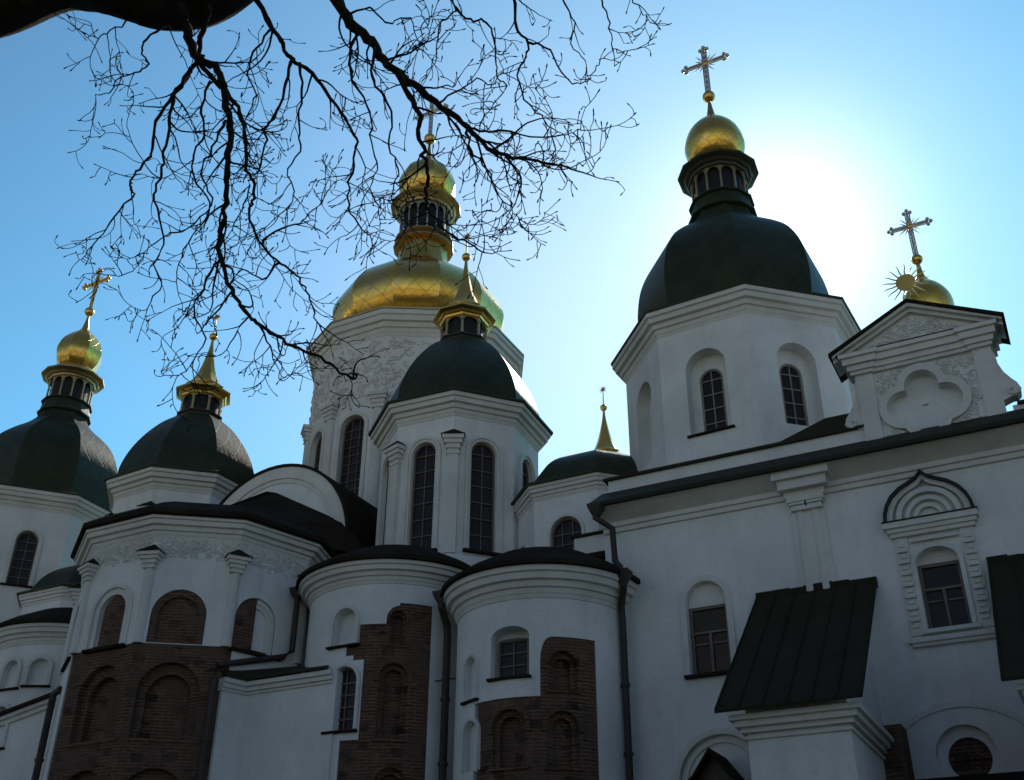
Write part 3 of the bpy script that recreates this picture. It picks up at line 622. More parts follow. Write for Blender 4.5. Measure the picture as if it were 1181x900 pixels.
# ---------------------------------------------------------------- the two tall gallery towers
for s in (1, -1):
    c = (15.85 * s, 29.9); rot = R(22.5 - 3 * s); dz = 0.0 if s > 0 else 0.25
    bw, bc = bmesh.new(), bmesh.new(); RW = 3.66; ap = RW * cos(R(22.5))
    lathe(bw, c, [(RW, 12), (RW, 19.5 + dz)], 8, rot)
    faces = [rot + R(22.5) + R(45) * k for k in range(8)]
    for a in faces:
        M = face_frame(c, a, ap)
        if s > 0:
            prism(bc, arch_outline(.61, 15.9, 18.02), -.4, .42, M); prism(bc, arch_outline(.36, 15.92, 17.8), .4, .8, M)
        else:
            prism(bc, arch_outline(.42, 16.45, 18.32), -.4, .4, M)
    T = cutpart('drum_tower', bw, bc, PL, CA)
    T['label'] = 'white octagonal drum under a dark green pear-shaped dome with a gilded bulb'
    for a in faces:
        M = face_frame(c, a, ap); dv = (math.degrees(a) + 180) % 360 - 180
        if not -100 < dv < 140: continue
        if s > 0:
            window(T, M, .36, 15.92, 17.8, .46, 2, 4, fm=WFRAME)
            if abs(dv) < 20: bm = bmesh.new(); box(bm, -.7, .7, -.09, .4, 15.85, 15.9, M); part('window_sill', bm, BROWNROOF, T)
        else:
            window(T, M, .42, 16.45, 18.32, .18, 2, 5)
            bm = bmesh.new(); arch_band(bm, .43, .58, 16.45, 18.32, -.07, .05, M); part('archivolt', bm, TRIM, T)
            bm = bmesh.new(); box(bm, -.6, .6, -.12, .1, 16.38, 16.44, M); part('window_sill', bm, BROWNROOF, T)
    bm = bmesh.new(); lathe(bm, c, cornice_prof(RW - .04, 19.42 + dz, 20.18 + dz, .46), 8, rot); part('cornice', bm, TRIM, T, 20)
    bm = bmesh.new(); lathe(bm, c, [(3.9, 20.165 + dz), (4.12, 20.16 + dz), (4.13, 20.23 + dz), (3.2, 20.62 + dz), (3.0, 20.7 + dz)], 8, rot); part('eave', bm, GREEN, T, 20)
    dome_mesh('dome', T, c, [(3.02, 20.55 + dz), (3.12, 21.2 + dz), (3.16, 21.9), (3.07, 22.7), (2.9, 23.3), (2.55, 23.95), (2.03, 24.5), (1.55, 24.9), (1.27, 25.2), (1.13, 25.45), (1.07, 25.8)], 8, rot, GREEN, 5)
    lantern(T, c, 12, rot, .8, .95, 26.35, 27.45, 27.68, 1.43, 28.2, .9, GOLDD, LEAD if s > 0 else GOLDD, GREEN, 1.2, 25.62)
    dome_mesh('bulb_dome', T, c, [(.62, 28.2), (.9, 28.48), (1.07, 28.95), (1.05, 29.3), (.9, 29.75), (.6, 30.15), (.3, 30.42), (.17, 30.62)], 32 if s > 0 else 8, rot, GOLDS, 5)
    bm = bmesh.new(); lathe(bm, c, [(.21, 30.5), (.16, 30.65), (.1, 31.0), (.045, 31.45), (.04, 31.6)], 16); part('spire', bm, GOLDD if s > 0 else GOLDP, T)
    bm = bmesh.new(); sphere(bm, V(*c, 31.63), .235, 0, 20); part('finial_ball', bm, GOLDP, T, 60)
    o, bmc = cross(T, c, 31.8, 2.42, .88, 33.38, CROSSM if s > 0 else GOLDP); part('cross_boss', bmc, GOLDP, T, 60)

# ---------------------------------------------------------------- cupolas over the side aisles
def cupola(c, rot, front, label):
    rot = rot + R(22.5); bw, bc = bmesh.new(), bmesh.new(); RW = 2.68; ap = RW * cos(R(22.5))
    lathe(bw, c, [(RW + .12, 11.5), (RW + .12, 13.6), (RW, 13.75), (RW, 18.55)], 8, rot)
    faces = [rot + R(22.5) + R(45) * k for k in range(8)]
    for a in faces:
        M = face_frame(c, a, ap); prism(bc, arch_outline(.42, 13.9, 17.2), -.5, .35, M)
    T = cutpart('cupola_drum', bw, bc, PL, CA); T['label'] = label
    for a in faces:
        dv = (math.degrees(a) + 180) % 360 - 180
        if not front or not -100 < dv < 140: continue
        M = face_frame(c, a, ap)
        window(T, M, .42, 13.9, 17.2, .12, 2, 6, bar=.03)
        bm = bmesh.new(); arch_band(bm, .43, .52, 13.9, 17.2, -.05, .05, M); arch_band(bm, .52, .62, 13.9, 17.2, -.09, .05, M); part('archivolt', bm, TRIM, T)
        bm = bmesh.new(); box(bm, -.62, .62, -.16, .1, 13.8, 13.88, M); part('window_sill', bm, BROWNROOF, T)
    if front:
        for a in angles(8, rot):
            dv = (math.degrees(a) + 180) % 360 - 180
            if -30 < dv < 40: pilaster(T, face_frame(c, a, RW - .03), .36, .1, 13.7, 17.0, 17.62, round_=False)
    bm = bmesh.new(); lathe(bm, c, cornice_prof(RW - .03, 18.4, 19.12, .46), 8, rot); part('cornice', bm, TRIM, T, 20)
    bm = bmesh.new(); lathe(bm, c, [(3.0, 19.11), (3.2, 19.1), (3.21, 19.17), (2.8, 19.4), (2.55, 19.5)], 8, rot); part('eave', bm, GREEN, T, 20)
    dome_mesh('dome', T, c, [(2.78, 19.36), (2.74, 19.8), (2.56, 20.4), (2.28, 21.0), (1.9, 21.6), (1.45, 22.15), (1.05, 22.5), (.95, 22.58)], 8, rot, GREEN, 5)
    lantern(T, c, 8, rot, .68, .8, 22.78, 23.55, 23.76, 1.17, 24.15, .78, GOLDD, GOLDP, LEAD, .98, 22.46)
    dome_mesh('spire', T, c, [(.8, 24.2), (.62, 24.36), (.45, 24.68), (.32, 25.05), (.21, 25.5), (.12, 25.95), (.07, 26.3), (.055, 26.6)], 8, rot, GOLDP, 4)
    bm = bmesh.new(); sphere(bm, V(*c, 26.72), .17, 0, 16); tube(bm, [V(*c, 26.8), V(*c, 27.6)], [.03, .022], 6); part('finial_ball', bm, GOLDP, T, 60)
    bm = bmesh.new(); star(bm, c, 27.72, .24); part('star', bm, GOLDP, T, None)
    return T
cupola((6.18, 28.8), R(3.5), True, 'white octagonal drum with tall windows, green dome and gilded tent spire')
cupola((-6.18, 28.8), R(-3.5), True, 'white octagonal drum with tall windows, green dome and gilded tent spire')
cupola((6.18, 42.0), 0, False, 'far drum of which only the gilded tent spire and star show')

# ---------------------------------------------------------------- great drum with the gold dome
c = (0, 35.2); rot = R(15); RW = 4.45; ap = RW * cos(R(15))
bw, bc = bmesh.new(), bmesh.new(); lathe(bw, c, [(RW, 13), (RW, 26.1)], 12, rot)
for k in range(12): prism(bc, arch_outline(.56, 17.4, 21.85), -.5, .45, face_frame(c, R(30) * k, ap))
T = cutpart('drum_tower', bw, bc, PL, CA, label='tall white twelve-sided drum under the great gold dome')
for k in range(-4, 5):
    M = face_frame(c, R(30) * k, ap); window(T, M, .56, 17.4, 21.85, .2, 3, 12, bar=.025)
    bm = bmesh.new(); arch_band(bm, .57, .74, 17.4, 21.85, -.06, .05, M); part('archivolt', bm, TRIM, T)
    bm = bmesh.new(); relief(bm, M, -1.1, 1.1, 23.1, 25.7, .15, rnd, 2.2); part('stucco_ornament', bm, TRIM, T)
    M = face_frame(c, R(30) * k + R(15), RW - .04); pilaster(T, M, .46, .16, 16.5, 22.45, 23.1, round_=True, roof=False)
bm = bmesh.new(); lathe(bm, c, cornice_prof(RW - .03, 25.85, 26.95, .47), 12, rot); part('cornice', bm, TRIM, T, 20)
bm = bmesh.new(); lathe(bm, c, [(4.6, 26.94), (4.93, 26.93), (4.94, 27.0), (4.0, 27.5), (3.7, 27.55)], 12, rot); part('eave', bm, GOLDD, T, 20)
dome_mesh('gold_dome', T, c, [(2.7, 27.4), (3.3, 27.8), (3.76, 28.35), (3.97, 29.0), (3.93, 29.5), (3.66, 30.1), (3.2, 30.7), (2.62, 31.2), (2.0, 31.6), (1.56, 31.95), (1.32, 32.4), (1.2, 32.9), (1.17, 33.55)], 12, rot, GOLD, 5)
lantern(T, c, 16, rot, 1.0, 1.18, 33.95, 35.65, 35.92, 1.72, 36.45, 1.1, CROSSM, GOLDD, GOLDD, 1.45, 33.45)
dome_mesh('bulb_dome', T, c, [(.85, 36.42), (1.22, 36.72), (1.43, 37.3), (1.38, 37.7), (1.15, 38.25), (.72, 38.7), (.36, 38.98), (.2, 39.2)], 12, rot, GOLDS, 5)
bm = bmesh.new(); lathe(bm, c, [(.25, 39.1), (.18, 39.3), (.1, 39.8), (.055, 40.4)], 16); part('spire', bm, GOLDP, T)
bm = bmesh.new(); sphere(bm, V(*c, 40.62), .3, 0, 20); part('finial_ball', bm, GOLDP, T, 60)
o, bmc = cross(T, c, 40.8, 2.7, .95, 42.5, CROSSM, 1.1); part('cross_boss', bmc, GOLDP, T, 60)

# ---------------------------------------------------------------- nave body and the arched gable behind the main apse
bm = bmesh.new(); box(bm, -12.9, 12.9, 25.2, 47, 0, 12.2); part('nave_wall', bm, PL, CA)
bm = bmesh.new(); xprism(bm, [(24.9, 12.1), (24.9, 12.25), (31, 15.2), (40, 15.2), (47.3, 12.25), (47.3, 12.1)], -12.9, 12.9); part('main_roof', bm, BROWNROOF, CA)
Rg, zg, yg = 3.25, 15.0, 26.8
bm = bmesh.new(); prism(bm, arch_outline(Rg, 11, zg, 32), yg, 31.5)
GA = part('arched_gable', bm, PL, CA)
bm = bmesh.new(); arch_band(bm, Rg + .002, Rg + .1, 12, zg, yg - .14, 32, n=32); part('gable_roof', bm, BROWNROOF, GA)
bm = bmesh.new(); arch_band(bm, Rg - .42, Rg - .002, 12, zg, yg - .09, yg + .1, n=32); arch_band(bm, Rg - .58, Rg - .42, 12, zg, yg - .04, yg + .1, n=32); part('archivolt', bm, TRIM, GA)

# ---------------------------------------------------------------- faceted main apse
c = (-.1, 24.4); RW = 3.78; ap = RW * cos(R(18)); rot = R(18)
def rf10(a):
    m = (a + R(18)) % R(36) - R(18); return cos(R(18)) / cos(m)
bw, bc = bmesh.new(), bmesh.new(); lathe(bw, c, [(RW, 0), (RW, 13.7)], 10, rot)
wedge(bc, c, span(-21, 57, -1, 10.3), RW - .5, RW + .5, rf10)
M0, M1, M2, Mm = (face_frame(c, R(a), ap) for a in (0, 36, 72, -36))
prism(bc, arch_outline(.66, 10.32, 11.35), -.5, .14, M0); prism(bc, arch_outline(.74, 10.32, 11.1, x0=-.2), -.5, .16, M1)
prism(bc, arch_outline(.66, 10.32, 11.2, x0=-.35), -.5, .12, M2); prism(bc, arch_outline(.66, 10.32, 11.35), -.5, .14, Mm)
T = cutpart('faceted_apse', bw, bc, PL, CA, label='many-sided main apse, white above and bare brick below')
# brick face laid bare below, with its blind double-stepped niches
bw, bc = bmesh.new(), bmesh.new(); Rb = RW - .045; lathe(bw, c, [(Rb, 0), (Rb, 10.4)], 10, rot); apb = Rb * cos(R(18))
for a, x0 in ((0, .12), (36, -.15), (72, -.1), (-36, 0)):
    M = face_frame(c, R(a), apb)
    for zt, zb in ((9.82, 7.83), (7.1, 4.6)):
        prism(bc, arch_outline(.8, zb, zt - .8, x0=x0), -.5, .17, M); prism(bc, arch_outline(.57, zb + .03, zt - .85, x0=x0), .1, .36, M)
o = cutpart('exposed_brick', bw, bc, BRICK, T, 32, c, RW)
for a, x0 in ((0, .12), (36, -.15)):
    M = face_frame(c, R(a), apb)
    for zt, zb in ((9.82, 7.83), (7.1, 4.6)):
        bm = bmesh.new()
        arch_band(bm, .802, 1.06, zt - .9, zt - .8, -.012, .03, M, x0=x0)
        for k in range(17):
            t = pi * (k + .5) / 17; q = M @ Matrix.Translation((x0, 0, zt - .8)) @ Matrix.Rotation(-(t - pi / 2), 4, 'Y')
            box(bm, -.045, .045, -.022, .02, .82, 1.08, q)
        part('brick_arch', bm, BRICK, T, None, c, RW)
        bm = bmesh.new(); box(bm, x0 - .95, x0 + .95, -.03, .03, zb - .09, zb - .002, M); part('niche_sill', bm, BRICK, T, None, c, RW)
for M, hw, zs, x0, d in ((M0, .66, 11.35, 0, .14), (M1, .74, 11.1, -.2, .16)):
    bm = bmesh.new()
    prism(bm, arch_outline(hw - .005 if hw > .7 else .46, 10.325, zs, x0=x0 if hw > .7 else .06), d - .04, d + .05, M)
    if hw > .7: arch_band(bm, .54, hw - .004, 10.326, zs, .03, d - .045, M, x0=x0)
    part('blind_window', bm, BRICK, T, 32, c, RW, label='blind arched window of bare brick')
bm = bmesh.new()
arch_band(bm, .48, .65, 10.33, 11.35, .02, .2, M0, x0=0); arch_band(bm, .67, .78, 10.33, 11.35, -.04, .05, M0)
arch_band(bm, .48, .65, 10.33, 11.35, .02, .2, Mm); arch_band(bm, .67, .78, 10.33, 11.35, -.04, .05, Mm)
part('archivolt', bm, TRIM, T)
bm = bmesh.new()   # half plastered, half bare window on the right-hand face
ol = [(-.352, 10.33)] + [(-.352 + .65 * cos(t), 11.2 + .65 * sin(t)) for t in [pi / 2 + pi / 2 * k / 8 for k in range(9)]] + [(-1.002, 10.33)]
prism(bm, ol, .055, .17, M2); part('blind_window', bm, BRICK, T, 32, c, RW)
bm = bmesh.new()
for ri, ro, y0 in ((.38, .5, .06), (.5, .62, .025)):
    po = [(-.35 + ro, 10.33)] + [(-.35 + ro * cos(t), 11.2 + ro * sin(t)) for t in [pi / 2 * k / 8 for k in range(9)]]
    pi_ = [(-.35 + ri * cos(t), 11.2 + ri * sin(t)) for t in [pi / 2 * k / 8 for k in range(8, -1, -1)]] + [(-.35 + ri, 10.33)]
    prism(bm, po + pi_, y0, .15, M2)
part('archivolt', bm, TRIM, T)
bm = bmesh.new()
for M, x0, x1 in ((M0, -.75, .75), (M2, -1.05, .55), (Mm, -.75, .75)): box(bm, x0, x1, -.1, .1, 10.24, 10.318, M)
part('window_sill', bm, BROWNROOF, T)
for a in (-54, -18, 18, 54, 90):
    pilaster(T, face_frame(c, R(a), RW - .05), .3, .14, 10.3, 12.38, 12.82, roof=True)
for M in (M0, M1, M2, Mm):
    bm = bmesh.new(); box(bm, -1.14, 1.14, -.012, .05, 13.2, 13.32, M)
    relief(bm, M, -1.13, 1.13, 12.93, 13.3, .1, rnd, 6.5); relief(bm, M, -1.13, 1.13, 12.74, 12.96, .08, rnd, 3.0)
    part('stucco_ornament', bm, TRIM, T)
bm = bmesh.new(); lathe(bm, c, cornice_prof(RW - .03, 13.3, 13.92, .4), 10, rot); part('cornice', bm, TRIM, T, 20)
bm = bmesh.new(); lathe(bm, c, [(4.0, 13.91), (4.2, 13.86), (4.28, 13.9), (4.27, 14.04), (3.75, 14.4), (3.1, 14.72), (2.3, 15.0), (1.2, 15.3), (.1, 15.45)], 10, rot)
part('apse_roof', bm, BROWNROOF, T, 40)
bm = bmesh.new()   # small ridge running back from the apse roof to the gable
for x in (-1, 1): pass
p = [bm.verts.new(q) for q in ((-2.6, 26.79, 14.5), (4.2, 26.79, 14.3), (.05, 26.79, 17.35), (-.1, 22.9, 14.8), (.05, 26.3, 17.2), (3.1, 26.79, 15.65))]
for q in ((0, 3, 4, 2), (3, 5, 2, 4), (3, 1, 5), (0, 1, 3), (0, 2, 5, 1)): bm.faces.new([p[i] for i in q])
part('apse_roof', bm, BROWNROOF, T, None)

# ---------------------------------------------------------------- rounded apses
RING = lambda hw: .085 if hw < .3 else .13
def round_apse(c, r, ze, zc, re, label, cuts, n=72):
    bw, bc = bmesh.new(), bmesh.new(); lathe(bw, c, [(r, 0), (r, ze - .2)], n)
    cuts(bc); T = cutpart('rounded_apse', bw, bc, PL, CA, 25, label=label)
    bm = bmesh.new(); lathe(bm, c, cornice_prof(r - .02, zc, ze, re - r - .06), n); part('cornice', bm, TRIM, T, 20)
    bm = bmesh.new(); lathe(bm, c, [(re - .3, ze - .005), (re - .04, ze - .03), (re + .02, ze - .02), (re + .01, ze + .1), (re * .82, ze + .46), (re * .55, ze + .88), (re * .3, ze + 1.1), (.1, ze + 1.2)], n)
    part('apse_roof', bm, BROWNROOF, T, 40)
    return T
# second apse, right of the main one
k2 = lambda z: 1.6 + (z - 1.6) * 1.015
C2, R2 = (6.25, 25.4), 2.44
fr2 = lambda az: face_frame(C2, R(az), R2)
def cuts2(bc):
    for w_ in (span(35.8, 57, -1, k2(11.05)), span(15.5, 28.2, -1, k2(10.48)), span(8.3, 15.7, k2(9.55), k2(10.48)), span(3, 8.5, k2(9.68), k2(9.97)), span(3.5, 15.7, -1, k2(7.56))):
        wedge(bc, C2, w_, R2 - .5, R2 + .5)
    wedge(bc, C2, [(28, -1, k2(10.62)), (29, -1, k2(10.76)), (31, -1, k2(10.9)), (33.5, -1, k2(10.95)), (36, -1, k2(10.98))], R2 - .5, R2 + .5)
    prism(bc, arch_outline(.35, k2(9.98), k2(10.62)), -.4, .28, fr2(.5)); prism(bc, arch_outline(.4, k2(7.81), k2(9.02)), -.4, .4, fr2(3))
T = round_apse(C2, R2, 12.3, 11.72, 2.9, 'rounded apse with a stepped patch of bare brick', cuts2)
bw, bc = bmesh.new(), bmesh.new(); lathe(bw, C2, [(R2 - .03, 0), (R2 - .03, 11.4)], 72)
for az, hw, zt, zb in ((35.3, .21, 10.84, 9.94), (34.3, .36, 9.46, 7.57), (36, .4, 6.9, 5.2)):
    prism(bc, arch_outline(hw, k2(zb), k2(zt) - hw), -.4, .16, fr2(az)); prism(bc, arch_outline(hw - (.13 if hw > .3 else .08), k2(zb) + .02, k2(zt) - hw), .1, .3, fr2(az))
prism(bc, arch_outline(.45, k2(7.7), k2(9.0)), -.4, .6, fr2(3)); prism(bc, arch_outline(.4, k2(9.9), k2(10.62)), -.4, .5, fr2(.5))
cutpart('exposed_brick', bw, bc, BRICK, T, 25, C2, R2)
for az, hw, zt, zb in ((35.3, .21, 10.84, 9.94), (34.3, .36, 9.46, 7.57), (36, .4, 6.9, 5.2)):
    bm = bmesh.new(); arch_band(bm, hw + .003, hw + RING(hw), k2(zt) - hw - .1, k2(zt) - hw, .016, .07, fr2(az))
    for k in range(13):
        t = pi * (k + .5) / 13; q = fr2(az) @ Matrix.Translation((0, 0, k2(zt) - hw)) @ Matrix.Rotation(-(t - pi / 2), 4, 'Y')
        box(bm, -.035, .035, .004, .06, hw + .015, hw + RING(hw) + .008, q)
    part('brick_arch', bm, BRICK, T, None, C2, R2)
    bm = bmesh.new(); box(bm, -hw - .08, hw + .08, -.01, .07, k2(zb) - .06, k2(zb) - .002, fr2(az)); part('niche_sill', bm, BRICK, T, None, C2, R2)
window(T, fr2(3), .4, k2(7.81), k2(9.02), .16, 2, 4)
bm = bmesh.new(); arch_band(bm, .405, .5, k2(7.81), k2(9.02), -.035, .1, fr2(3)); arch_band(bm, .355, .45, k2(9.98), k2(10.62), -.045, .1, fr2(.5)); part('archivolt', bm, TRIM, T)
bm = bmesh.new(); box(bm, -.5, .5, -.08, .15, k2(9.92), k2(9.975), fr2(.5)); box(bm, -.5, .5, -.08, .15, k2(7.74), k2(7.805), fr2(3)); part('window_sill', bm, BROWNROOF, T)
# third apse
C3, R3 = (11.15, 25.0), 2.25
fr3 = lambda az: face_frame(C3, R(az), R3)
def cuts3(bc):
    wedge(bc, C3, [(23.2, -1, 8.9), (23.6, -1, 9.15), (25, -1, 9.36), (27.5, -1, 9.5)] + span(30, 59, -1, 9.54), R3 - .5, R3 + .5)
    wedge(bc, C3, span(-22.5, 23.4, -1, 8.13), R3 - .5, R3 + .5)
    prism(bc, arch_outline(.5, 8.62, 9.6, flat=.5), -.4, .4, fr3(3.7))
    for az, hw, z0, zt in ((-27, .24, 8.25, 9.3), (-25.5, .26, 6.6, 7.75), (-27, .24, 5, 6)): prism(bc, arch_outline(hw, z0, zt - hw), -.4, .16, fr3(az))
T = round_apse(C3, R3, 11.25, 10.5, 2.72, 'rounded apse beside the gallery wall with a brick patch below its square window', cuts3)
bw, bc = bmesh.new(), bmesh.new(); lathe(bw, C3, [(R3 - .03, 0), (R3 - .03, 9.9)], 72)
nn = ((37, .34, 9.2, 8.28), (3.5, .42, 7.87, 6.57), (36.5, .36, 7.8, 6.53), (3.5, .42, 6.0, 4.5))
for az, hw, zt, zb in nn:
    prism(bc, arch_outline(hw, zb, zt - hw), -.4, .16, fr3(az)); prism(bc, arch_outline(hw - .14, zb + .02, zt - hw), .1, .3, fr3(az))
prism(bc, arch_outline(.56, 8.4, 9.6, flat=.5), -.4, .7, fr3(3.7)); prism(bc, arch_outline(.3, 4, 9.4), -.4, .5, fr3(-27))
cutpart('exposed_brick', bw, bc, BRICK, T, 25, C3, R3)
for az, hw, zt, zb in nn:
    bm = bmesh.new(); arch_band(bm, hw + .003, hw + RING(hw), zt - hw - .1, zt - hw, .016, .07, fr3(az))
    for k in range(13):
        t = pi * (k + .5) / 13; q = fr3(az) @ Matrix.Translation((0, 0, zt - hw)) @ Matrix.Rotation(-(t - pi / 2), 4, 'Y')
        box(bm, -.035, .035, .004, .06, hw + .015, hw + RING(hw) + .008, q)
    part('brick_arch', bm, BRICK, T, None, C3, R3)
    bm = bmesh.new(); box(bm, -hw - .08, hw + .08, -.01, .07, zb - .06, zb - .002, fr3(az)); part('niche_sill', bm, BRICK, T, None, C3, R3)
window(T, fr3(3.7), .4, 8.66, 9.56, .3, 2, 3, flat=.02, frame=.05)
bm = bmesh.new(); box(bm, -.56, .56, -.06, .3, 8.56, 8.615, fr3(3.7)); box(bm, -.34, .34, -.07, .1, 8.19, 8.245, fr3(-27)); part('window_sill', bm, BROWNROOF, T)
bm = bmesh.new(); arch_band(bm, .245, .32, 8.25, 9.06, -.04, .1, fr3(-27)); arch_band(bm, .265, .33, 6.6, 7.49, -.04, .1, fr3(-25.5)); part('archivolt', bm, TRIM, T)
# the apses of the other side
C4, R4 = (-6.4, 25.3), 2.44
fr4 = lambda az: face_frame(C4, R(az), R4)
NI4 = [(26, .3, 10.45, 11.28), (3, .3, 10.4, 11.27), (2.5, .34, 8.6, 9.85)]
def cuts4(bc):
    for az, hw, z0, zt in NI4: prism(bc, arch_outline(hw, z0, zt - hw), -.4, .16, fr4(az))
T = round_apse(C4, R4, 12.35, 11.75, 2.88, 'white rounded apse with small blind niches, left of the main apse', cuts4)
bm = bmesh.new(); bs = bmesh.new()
for az, hw, z0, zt in NI4: arch_band(bm, hw + .005, hw + .12, z0, zt - hw, -.05, .1, fr4(az)); box(bs, -hw - .15, hw + .15, -.08, .1, z0 - .06, z0 - .004, fr4(az))
part('archivolt', bm, TRIM, T); part('window_sill', bs, BROWNROOF, T)
round_apse((-11.15, 25), 2.25, 11.25, 10.5, 2.72, None, lambda bc: prism(bc, arch_outline(.3, 8, 9), -.4, .15, face_frame((-11.15, 25), 0, 2.25)))

# ---------------------------------------------------------------- upper chapels with half domes above the outer apses
for s in (1, -1):
    c = (10.9 * s, 29.57); rot = R(22.5); RW = 2.72; ap = RW * cos(rot)
    bw, bc = bmesh.new(), bmesh.new(); lathe(bw, c, [(RW, 10.8), (RW, 15.15)], 8, rot)
    fc = [0, -45 * s] if s > 0 else [0, 45, -45]
    for a in fc: prism(bc, arch_outline(.5 if a == 0 else .36, 12.3, 13.95 if a == 0 else 13.7), -.4, .35, face_frame(c, R(a), ap))
    T = cutpart('upper_chapel', bw, bc, PL, CA, label='low white faceted chapel under a green half dome')
    for a in fc:
        hw = .5 if a == 0 else .36; zs = 13.95 if a == 0 else 13.7; M = face_frame(c, R(a), ap)
        window(T, M, hw, 12.3, zs, .12, 3, 5, bar=.03)
        bm = bmesh.new(); arch_band(bm, hw + .005, hw + .1, 12.3, zs, -.04, .05, M)
        if s < 0: arch_band(bm, hw + .1, hw + .2, 12.3, zs, -.08, .05, M)
        part('archivolt', bm, TRIM, T)
    bm = bmesh.new(); lathe(bm, c, cornice_prof(RW - .03, 15.08, 15.6, .25), 8, rot); part('cornice', bm, TRIM, T, 20)
    bm = bmesh.new(); lathe(bm, c, [(2.8, 15.59), (3.03, 15.58), (3.04, 15.65), (2.5, 15.9)], 8, rot); part('eave', bm, GREEN, T, 20)
    dome_mesh('dome', T, c, [(2.6, 15.7), (2.5, 16.0), (2.2, 16.5), (1.75, 16.9), (1.15, 17.2), (.5, 17.35), (.02, 17.4)], 8, rot, GREEN, 5)

# ---------------------------------------------------------------- outer gallery, right: wall, cornice, parapet
def gallery(s, x0, x1):
    sx = lambda a, b: (min(a * s, b * s), max(a * s, b * s))
    bw, bc = bmesh.new(), bmesh.new(); a, b = sx(x0, x1); box(bw, a, b, 25, 26.2, 0, 13.5)
    if s > 0:
        prism(bc, arch_outline(.5, 8.74, 10.52, x0=15.55), 24, 25.28)
        prism(bc, arch_outline(.46, 9.1, 10.6, x0=21.0, flat=.75), 24, 25.32)
        prism(bc, arch_outline(1.02, 2, 6.3, x0=15.6), 24, 25.1)
        prism(bc, [(20.82 + .6 * cos(t), 6.42 + .6 * sin(t)) for t in angles(32)], 24, 25.18); prism(bc, [(20.86 + .43 * cos(t), 6.36 + .43 * sin(t)) for t in angles(32)], 25.1, 25.4)
    else:
        for q in (15.5, 20.9): prism(bc, arch_outline(.5, 8.74, 10.52, x0=-q), 24, 25.28)
    G = cutpart('gallery_wall', bw, bc, PL, CA)
    bm = bmesh.new()
    xprism(bm, [(25.1, 12.72), (24.93, 12.72), (24.93, 12.84), (24.87, 12.86), (24.87, 12.92), (24.96, 12.95), (24.96, 13.02), (24.82, 13.1), (24.6, 13.26), (24.5, 13.3), (24.5, 13.38), (25.1, 13.38)], a, b)
    part('cornice', bm, TRIM, G, 20)
    bm = bmesh.new(); xprism(bm, [(24.34, 13.3), (24.34, 13.4), (25.32, 14.08), (25.32, 13.5), (25.0, 13.385)], a - .15, b); part('eave', bm, ROOF, G)
    return G
G = gallery(1, 12.95, 34)
xa, xb = 13.0, 19.92
bm = bmesh.new(); box(bm, xa, xb, 25.3, 25.75, 13.5, 14.42); box(bm, 23.3, 34, 25.3, 25.75, 13.5, 14.2); part('parapet', bm, PL, G)
bm = bmesh.new(); xprism(bm, [(25.2, 14.4), (25.2, 14.47), (26.3, 14.62), (26.3, 14.4)], xa - .12, xb); xprism(bm, [(25.2, 14.18), (25.2, 14.25), (30, 16.5), (30, 14.2)], 23.42, 34); part('parapet_coping', bm, ROOF, G)
bm = bmesh.new(); box(bm, xa, 34, 26.15, 46, 13.3, 14.45); part('gallery_roof', bm, ROOF, G)
bm = bmesh.new(); box(bm, 12.97, 34, 26.2, 46, 0, 13.3); part('gallery_body', bm, PL, G)
bm = bmesh.new(); prism(bm, [(16.6, 14.46), (20.2, 14.46), (20.2, 15.2), (18.9, 15.2)], 25.85, 27.4); part('gallery_roof', bm, ROOF, G)
def tee_window(parent, x, hw, z0, z1, y):
    bm = bmesh.new(); f = .055; zt = z0 + (z1 - z0) * .62
    box(bm, x - hw, x + hw, y + .05, y + .08, z0, z1, I4, 1)
    for a, b, c_, d in ((x - hw, x - hw + f, z0, z1), (x + hw - f, x + hw, z0, z1)): box(bm, a, b, y - .02, y + .05, c_, d)
    for z in (z0, zt - f / 2, z1 - f): box(bm, x - hw + f - .005, x + hw - f + .005, y - .015, y + .049, z, z + f)
    box(bm, x - f * .6, x + f * .6, y - .01, y + .048, z0 + f - .005, zt)
    for xx in (x - hw / 2, x + hw / 2): box(bm, xx - hw / 2 + f, xx + hw / 2 - f, y + .005, y + .047, zt - .3, zt - .26)
    return part('window', bm, [WOOD, GLASS], parent)
tee_window(G, 15.55, .47, 8.76, 10.42, 25.17); tee_window(G, 21.0, .44, 9.1, 10.62, 25.2)
bm = bmesh.new(); prism(bm, arch_outline(.49, 10.43, 10.53, x0=15.55), 25.14, 25.275); part('window_tympanum', bm, TRIM, G)
bm = bmesh.new(); prism(bm, arch_outline(.455, 10.63, 10.635, x0=21.0, flat=.7), 25.17, 25.31); part('window_tympanum', bm, TRIM, G)
bm = bmesh.new(); arch_band(bm, .505, .66, 8.74, 10.52, 24.95, 25.05, x0=15.55); arch_band(bm, 1.025, 1.15, 2, 6.3, 24.95, 25.05, x0=15.6); arch_band(bm, .85, .95, 2, 6.3, 25.05, 25.14, x0=15.6)
arch_band(bm, 1.5, 1.62, 3, 6.2, 24.96, 25.03, x0=20.8, flat=.78); part('archivolt', bm, TRIM, G)
bm = bmesh.new(); box(bm, 14.9, 16.2, 24.86, 25.2, 8.66, 8.735); part('window_sill', bm, BROWNROOF, G)
bm = bmesh.new(); prism(bm, [(20.86 + .44 * cos(t), 6.36 + .44 * sin(t)) for t in angles(32)], 25.27, 25.36, I4, 0)
box(bm, 20.84, 20.88, 25.2, 25.28, 5.96, 6.76); box(bm, 20.46, 21.26, 25.205, 25.275, 6.34, 6.38)
part('round_window', bm, BRICK, G, 32, (20.8, 60), 30)
